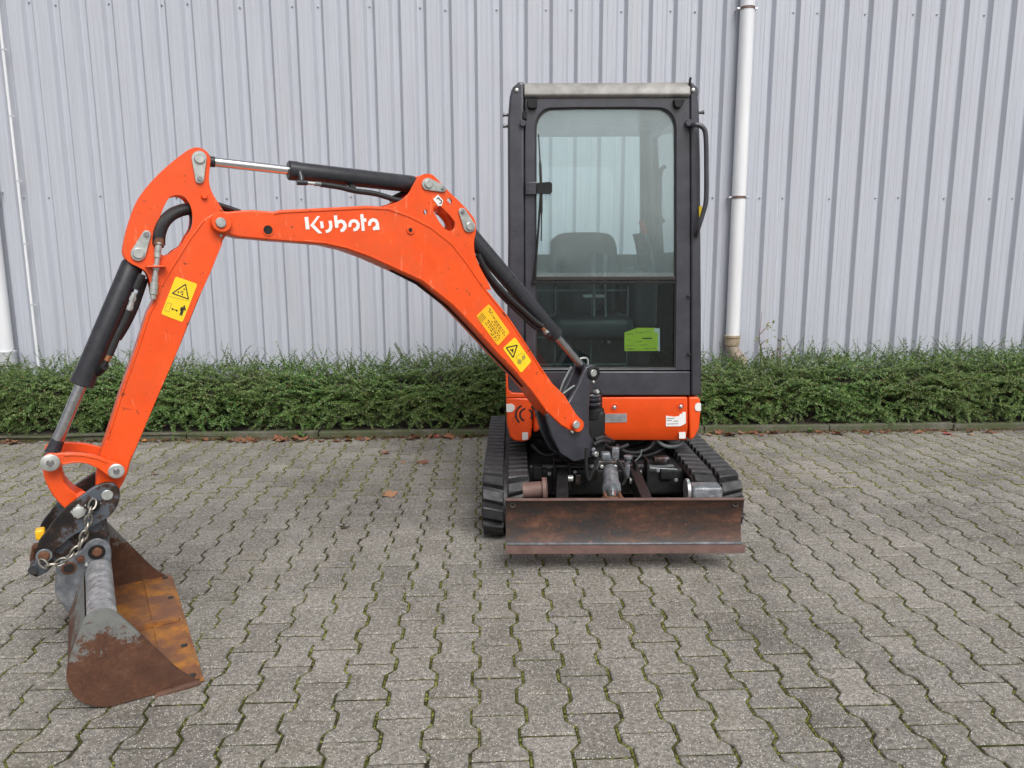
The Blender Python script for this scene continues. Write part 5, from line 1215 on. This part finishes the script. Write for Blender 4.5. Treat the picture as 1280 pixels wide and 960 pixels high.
sapling('thin upright sapling with a few yellowish leaves growing beside the right downpipe', [[(950, 462), (950.5, 438), (949.5, 420), (951, 404), (952.3, 390)], [(950.5, 432), (955, 427), (962, 423)], [(950, 418), (957, 410), (964, 406)]], 6.15, [(945, 420, 5), (963, 406, 6), (960, 432, 4)])
sapling('reddish twiggy sapling standing in the hedge right of the yellow-leaved one', [[(970, 462), (972, 442), (973, 422)], [(976, 464), (975, 440), (976, 423)], [(972, 448), (982, 440), (990, 432)], [(974, 436), (967, 440), (964, 448)]], 6.12, [(972, 424, 3), (975, 436, 4), (980, 446, 4), (968, 446, 3)])

# ---- pipes on the wall
t = NT('pvc_pale'); t.p(col=t.ramp(t.noise(1, 4, .6, t.scaled((20, 20, 2))), [(.3, (.68, .70, .74)), (.7, (.78, .80, .83))]), rough=.38)
plain('pvc_grey', (.55, .57, .60), .4, 0, .08, 20)
t = NT('pvc_tan'); t.p(col=t.ramp(t.noise(12, 4), [(.3, (.28, .22, .15)), (.7, (.42, .34, .25))]), rough=.6)
t = NT('pvc_pink'); t.p(col=t.ramp(t.noise(14, 4), [(.3, (.34, .26, .22)), (.7, (.48, .39, .35))]), rough=.6)
plain('clamp_steel', (.20, .14, .12), .5, .5, .2, 40)
PY = WALL_Y - D - .075
def downpipe(label, pxt, pxb, rad, zbase, zb0, clamps, elbow):
    a, b = onY(*pxt, PY), onY(*pxb, PY); x = (a.x + b.x) / 2
    r = tag(empty('downpipe', (x, PY, zb0)), label, 'downpipe')
    bm = BM(); stations(bm, (x, PY, zbase), (0, 0, 1), [(0, rad), (6.1 - zbase, rad)], 32); obj('pipe', bm, MATS['pvc_pale'], r, smooth=40)
    for zc in clamps:
        bm = BM(); stations(bm, (x, PY, zc), (0, 0, 1), [(0, rad + .001), (.001, rad + .004), (.020, rad + .004), (.021, rad + .001)], 32); cl = obj('clamp', bm, MATS['clamp_steel'], r, smooth=40)
        for sx in (-1, 1):
            bm = BM(); rbox(bm, (x + sx * (rad + .014), PY, zc + .011), (.030, .012, .016), .003); box(bm, (x + sx * (rad + .018), PY + .04, zc + .011), (.010, .07, .010)); obj('clamp_lug', bm, MATS['galvanised'], cl)
    if elbow == 'tan':
        bm = BM(); stations(bm, (x, PY, zbase - .075), (0, 0, 1), [(0, rad * .95), (.002, rad + .006), (.068, rad + .006), (.070, rad + .012), (.088, rad + .012), (.09, rad)], 32); obj('socket', bm, MATS['pvc_tan'], r, smooth=40)
        bm = BM(); pts = [(x, PY, zbase - .07), (x + .008, PY, zbase - .11), (x + .03, PY, zbase - .16), (x + .075, PY, zbase - .21), (x + .105, PY + .01, zbase - .235)]; tube(bm, smoothpath(pts, 4), rad * .97, 28); tube(bm, smoothpath(pts, 4)[7:9], rad * 1.05, 28); tube(bm, smoothpath(pts, 4)[10:12], rad * 1.05, 28); obj('elbow', bm, MATS['pvc_pink'], r, smooth=40)
        bm = BM(); stations(bm, (x + .09, PY + .005, .0), (0, 0, 1), [(0, rad), (zbase - .2, rad)], 24); obj('drain_pipe', bm, MATS['pvc_pink'], r, smooth=40)
    else:
        bm = BM(); stations(bm, (x, PY, zbase - .10), (0, 0, 1), [(0, rad), (.002, rad + .012), (.09, rad + .012), (.10, rad + .016), (.115, rad + .016), (.118, rad)], 32); stations(bm, (x, PY, 0), (0, 0, 1), [(0, rad), (zbase - .09, rad)], 24); obj('socket', bm, MATS['pvc_grey'], r, smooth=40)
zc1, zc2 = onY(934, 11, PY).z, onY(924, 247, PY).z; zend = onY(917, 421, PY).z
downpipe('white plastic downpipe with two clamps and a pinkish elbow, right of the cab', (934, 5), (916.5, 410), .058, zend, zend - .1, (zc1 - .01, zc2 - .01), 'tan')
zend = onY(8, 441, PY).z
downpipe('white plastic downpipe at the far left edge beside the thin conduit', (-9, 290), (6.5, 440), .060, zend, zend - .1, (1.9, 3.4), 'grey')
CYQ = WALL_Y - D - .026
ca_, cb_ = onY(4.5, 62, CYQ), onY(46, 445, CYQ); xcq = (ca_.x + cb_.x) / 2
r = tag(empty('conduit', (xcq, CYQ, .2)), 'thin grey conduit pipe clipped to the wall at the left', 'conduit')
bm = BM(); rod(bm, (xcq, CYQ, .1), (xcq, CYQ, 5.8), .0115, 14); obj('pipe', bm, MATS['pvc_pale'], r, smooth=40)
for py in (-20, 62, 145, 226, 305, 381):
    z = onY(25, py, CYQ).z; bm = BM(); stations(bm, (xcq, CYQ, z - .007), (0, 0, 1), [(0, .0145), (.014, .0145)], 14); box(bm, (xcq + .012, CYQ + .008, z), (.034, .012, .012)); obj('clip', bm, MATS['pvc_grey'], r)

# ---- moss in the joints: small cushions along the paver outlines
t = NT('moss'); t.p(col=t.ramp(t.geo.outputs['Random Per Island'], [(0, (.050, .052, .022)), (.4, (.10, .105, .030)), (.75, (.15, .165, .038)), (1, (.23, .24, .07))]), rough=.95, spec=.1)
random.seed(3); rng = np.random.default_rng(3)
def vnoise(x, y):
    return .5 + .25 * (np.sin(x * 2.3 + 1.3 * np.sin(y * 1.7)) + np.sin(y * 3.1 + 1.1 * np.sin(x * 2.9 + 1))) * 1.0
OUT = np.array(paver_outline(0.0, 0.0)); seg0 = OUT; seg1 = np.roll(OUT, -1, 0); ln = np.hypot(*(seg1 - seg0).T); cum = np.cumsum(ln) / ln.sum()
allc = np.array([(x, y) for q, x, y in cells]); cnt = 80
reps = np.repeat(allc, cnt, 0); u = rng.random(len(reps)); si = np.searchsorted(cum, u); f = rng.random(len(reps))[:, None]
pt = reps + seg0[si] * (1 - f) + seg1[si] * f
horiz = (si == 5) | (si == 11)
keep = rng.random(len(pt)) < np.where(horiz, .22, .9) * np.clip((vnoise(pt[:, 0], pt[:, 1]) - .10) * 1.6, .12, 1)
nearkerb = pt[:, 1] > 2.2
keep |= nearkerb & (rng.random(len(pt)) < .6)
pt = pt[keep]; n = len(pt)
rad = rng.uniform(.0022, .0058, n) * np.where(pt[:, 1] > 2.2, 1.5, 1); ang = np.arange(6) * np.pi / 3
top = np.concatenate([pt, np.zeros((n, 1))], 1); top[:, 2] = rng.uniform(-.0035, .0022, n) + np.where(pt[:, 1] > 2.2, .004, 0)
ring = np.stack([np.cos(ang), np.sin(ang)], -1)[None] * rad[:, None, None] * rng.uniform(.7, 1.3, (n, 6, 1)) + pt[:, None]
rz = np.full((n, 6, 1), -.0065); VV = np.concatenate([top[:, None], np.concatenate([ring, rz], 2)], 1).reshape(-1, 3)
b = (np.arange(n) * 7)[:, None]; FF = np.concatenate([np.stack([b[:, 0], b[:, 0] + 1 + k, b[:, 0] + 1 + (k + 1) % 6], -1)[:, None] for k in range(6)], 1).reshape(-1, 3)
o = arrays('moss', VV, FF, MATS['moss'], pav); o.location = (0, 0, 0); tag(o, kind='stuff')

# ---- fallen leaves
def leafmat(nm, a, b):
    t = NT(nm); t.p(col=t.ramp(t.noise(55, 4, .6), [(.3, a), (.7, b)]), rough=.7, normal=t.bump(t.noise(120, 3), .4, .003)); return t.m
leafmat('leaf_tan', (.34, .16, .075), (.50, .27, .15)); leafmat('leaf_brown', (.15, .058, .030), (.27, .115, .06)); leafmat('leaf_litter', (.20, .10, .06), (.33, .17, .11)); leafmat('leaf_dark', (.045, .028, .022), (.09, .05, .038)); leafmat('leaf_orange', (.36, .13, .035), (.50, .22, .05)); leafmat('leaf_red', (.22, .05, .045), (.33, .09, .08))
LOBES = [(0, 1.0), (18, .52), (32, .62), (48, .84), (62, .50), (78, .48), (98, .66), (118, .44), (140, .40), (160, .30), (180, .16)]
def leaf_mesh(size, curl, seed):
    rr = random.Random(seed); pts = []
    for a, r in LOBES: pts.append((a, r * rr.uniform(.85, 1.15)))
    full = pts + [(360 - a, r * rr.uniform(.85, 1.15)) for a, r in pts[-2:0:-1]]
    bm = BM(); c0 = bm.verts.new((0, 0, 0)); ring = []; mid_ = []
    px_, py_ = rr.uniform(0, 6), rr.uniform(0, 6)
    for i, (a, r) in enumerate(full):
        an = R(a); x, y = r * size * math.sin(an), r * size * math.cos(an)
        def zz(x, y): return curl * size * (.35 * math.sin(x / size * 3 + px_) + .3 * math.cos(y / size * 4 + py_) + .5 * (x * x + y * y) / size ** 2)
        ring.append(bm.verts.new((x, y, zz(x, y)))); mid_.append(bm.verts.new((x * .5, y * .5, zz(x * .5, y * .5) * .7 + rr.uniform(-.03, .03) * size)))
    n = len(full)
    for i in range(n):
        bm.faces.new((c0, mid_[i], mid_[(i + 1) % n])); bm.faces.new((mid_[i], ring[i], ring[(i + 1) % n], mid_[(i + 1) % n]))
    z0 = min(v.co.z for v in bm.verts)
    for v in bm.verts: v.co.z -= z0 - .002
    bmesh.ops.recalc_face_normals(bm, faces=bm.faces)
    return bm
def fallen(px, py, size, mat, label, rot, curl=.25, group=None, seed=0, z=0.0, squash=1):
    p = onZ(px, py, z); bm = leaf_mesh(size, curl, seed)
    bm.transform(Matrix.Translation((p.x, p.y, z)) @ Matrix.Rotation(rot, 4, 'Z') @ Matrix.Diagonal((1, squash, 1, 1)))
    o = obj('fallen_leaf', bm, MATS[mat], smooth=50); 
    me = o.data; me.transform(Matrix.Translation((-p.x, -p.y, -z))); o.location = (p.x, p.y, z)
    tag(o, label, 'leaf', group); return o
fallen(491, 619, .075, 'leaf_tan', 'large pale orange fallen leaf alone on the pavers left of the track', 1.3, .14, None, 1)
fallen(531, 578.5, .075, 'leaf_brown', 'flat dark reddish leaf on the pavers near the track, right of a tiny orange leaf', 1.5, .10, None, 2)
fallen(431, 661.5, .052, 'leaf_dark', 'crumpled dark brown leaf on the open pavers between arm and tracks', .6, .5, None, 3, 0, .55)
fallen(505, 578.8, .026, 'leaf_orange', 'tiny bright orange leaf fragment left of the flat reddish leaf', .9, .3, None, 4)
fallen(484, 567, .048, 'leaf_brown', 'curled brown leaf up and left of the tiny orange leaf', 2.0, .4, None, 5)
fallen(546, 547, .045, 'leaf_red', 'pinkish red leaf against the kerb left of the left track', .3, .4, None, 6)
fallen(182, 552, .040, 'leaf_orange', 'orange leaf by the kerb just right of the lower arm', 2.4, .35, None, 7)
fallen(195, 594, .030, 'leaf_red', 'small red leaf on the pavers close to the right of the lower arm', 1.1, .3, None, 8)
fallen(915, 545, .085, 'leaf_brown', 'large reddish brown leaf at the kerb just right of the right track', 1.5, .3, None, 9)
fallen(1047, 543, .032, 'leaf_tan', 'small pale leaf at the kerb in the middle of the right-hand side', .4, .3, None, 10)
fallen(1184, 543, .060, 'leaf_red', 'dull red leaf at the kerb towards the right edge', 2.8, .3, None, 11)
fallen(1213, 544, .040, 'leaf_tan', 'pale tan leaf just right of the dull red leaf by the kerb', 1.9, .3, None, 12)
fallen(1240, 542, .045, 'leaf_brown', 'rightmost large brown leaf by the kerb', .7, .3, None, 13)
bm_l = []
for k in range(90):
    px = random.choice((random.uniform(240, 475), random.uniform(300, 470), random.uniform(890, 1010), random.uniform(480, 600), random.uniform(1010, 1270), random.uniform(2, 40))); 
    x = onZ(px, 548, 0).x; p = Vector((x, KY(x) - random.uniform(.03, .14), 0)); dv = p - CC; z = dv.dot(CF)
    fallen(640 + FPX * dv.dot(CR) / z, 480 - FPX * dv.dot(CU) / z, random.uniform(.028, .062), random.choice(('leaf_brown', 'leaf_brown', 'leaf_litter')), 'dry brown leaf in the litter along the kerb, ' + ('left of the excavator' if px < 620 else 'right of the excavator'), random.uniform(0, 6), random.uniform(.25, .6), 'leaf litter along the kerb ' + ('left of the excavator' if px < 620 else 'right of the excavator'), 30 + k)
# crumbs of leaf and moss along the kerb
V_, F_ = [], []
for k in range(3400):
    x = random.uniform(-4.2, 4.9); y = KY(x) - abs(random.gauss(0, .055)); s_ = random.uniform(.005, .020); a = random.uniform(0, 6.3); z = random.uniform(.001, .008); b0 = len(V_)
    for i in range(4): V_.append((x + s_ * math.cos(a + i * 1.57) * (1 if i % 2 else .45), y + s_ * math.sin(a + i * 1.57) * (1 if i % 2 else .45), z + random.uniform(0, .006)))
    F_.append((b0, b0 + 1, b0 + 2, b0 + 3))
t = NT('leaf_crumb'); t.p(col=t.ramp(t.geo.outputs['Random Per Island'], [(0, (.05, .035, .025)), (.4, (.13, .06, .035)), (.7, (.20, .10, .05)), (.85, (.07, .10, .02)), (1, (.14, .17, .04))]), rough=.85)
tag(arrays('leaf_crumbs', V_, F_, MATS['leaf_crumb']), 'fine brown leaf crumbs strewn along the kerb', 'leaf litter', None, 'stuff')
# grit and crumbs scattered over the pavers
V_, F_ = [], []
for k in range(1500):
    x = random.uniform(-3.2, 4.2); y = random.uniform(1.7, 5.3); s_ = random.choice((.0015, .002, .0025, .0035, .006)); a = random.uniform(0, 6.3); b0 = len(V_)
    for i in range(4): V_.append((x + s_ * math.cos(a + i * 1.57) * random.uniform(.5, 1.2), y + s_ * math.sin(a + i * 1.57) * random.uniform(.5, 1.2), .0005))
    V_.append((x, y, s_ * .9 + .001))
    for i in range(4): F_.append((b0 + i, b0 + (i + 1) % 4, b0 + 4))
t = NT('grit_stone'); t.p(col=t.ramp(t.geo.outputs['Random Per Island'], [(0, (.04, .03, .025)), (.4, (.11, .08, .05)), (.7, (.22, .20, .18)), (1, (.42, .40, .38))]), rough=.9)
tag(arrays('grit', V_, F_, MATS['grit_stone']), 'fine grit and crumbs scattered over the pavers', 'grit', None, 'stuff')
# small weeds at the kerb
plain('weed_green', (.07, .15, .035), .55, 0, .3, 30)
def weed(px, py, label, n, s):
    p = onZ(px, py, 0); r = tag(empty('weed', p), label, 'weed')
    for k in range(n):
        a = random.uniform(0, 6.28); d = Vector((math.cos(a), math.sin(a), random.uniform(.5, 1.6))).normalized(); l = s * random.uniform(.6, 1.2); sdv = d.cross(Vector((0, 0, 1))).normalized()
        bm = BM(); q = [p, p + d * l * .45 + sdv * l * .16, p + d * l * .8 + sdv * l * .14 - EZ * l * .08, p + d * l - EZ * l * .2, p + d * l * .8 - sdv * l * .14 - EZ * l * .08, p + d * l * .45 - sdv * l * .16]
        vs = [bm.verts.new(v) for v in q]; m0 = bm.verts.new(p + d * l * .55 - EZ * .004)
        for i in range(6): bm.faces.new((vs[i], vs[(i + 1) % 6], m0))
        obj('leaf', bm, MATS['weed_green'], r, smooth=50)
weed(379, 548, 'small bright green weed at the kerb left of centre', 11, .07)
weed(1012, 541, 'low green weed at the kerb in the right half', 10, .06)
weed(585, 546, 'tiny weed beside the left track at the kerb', 7, .045)
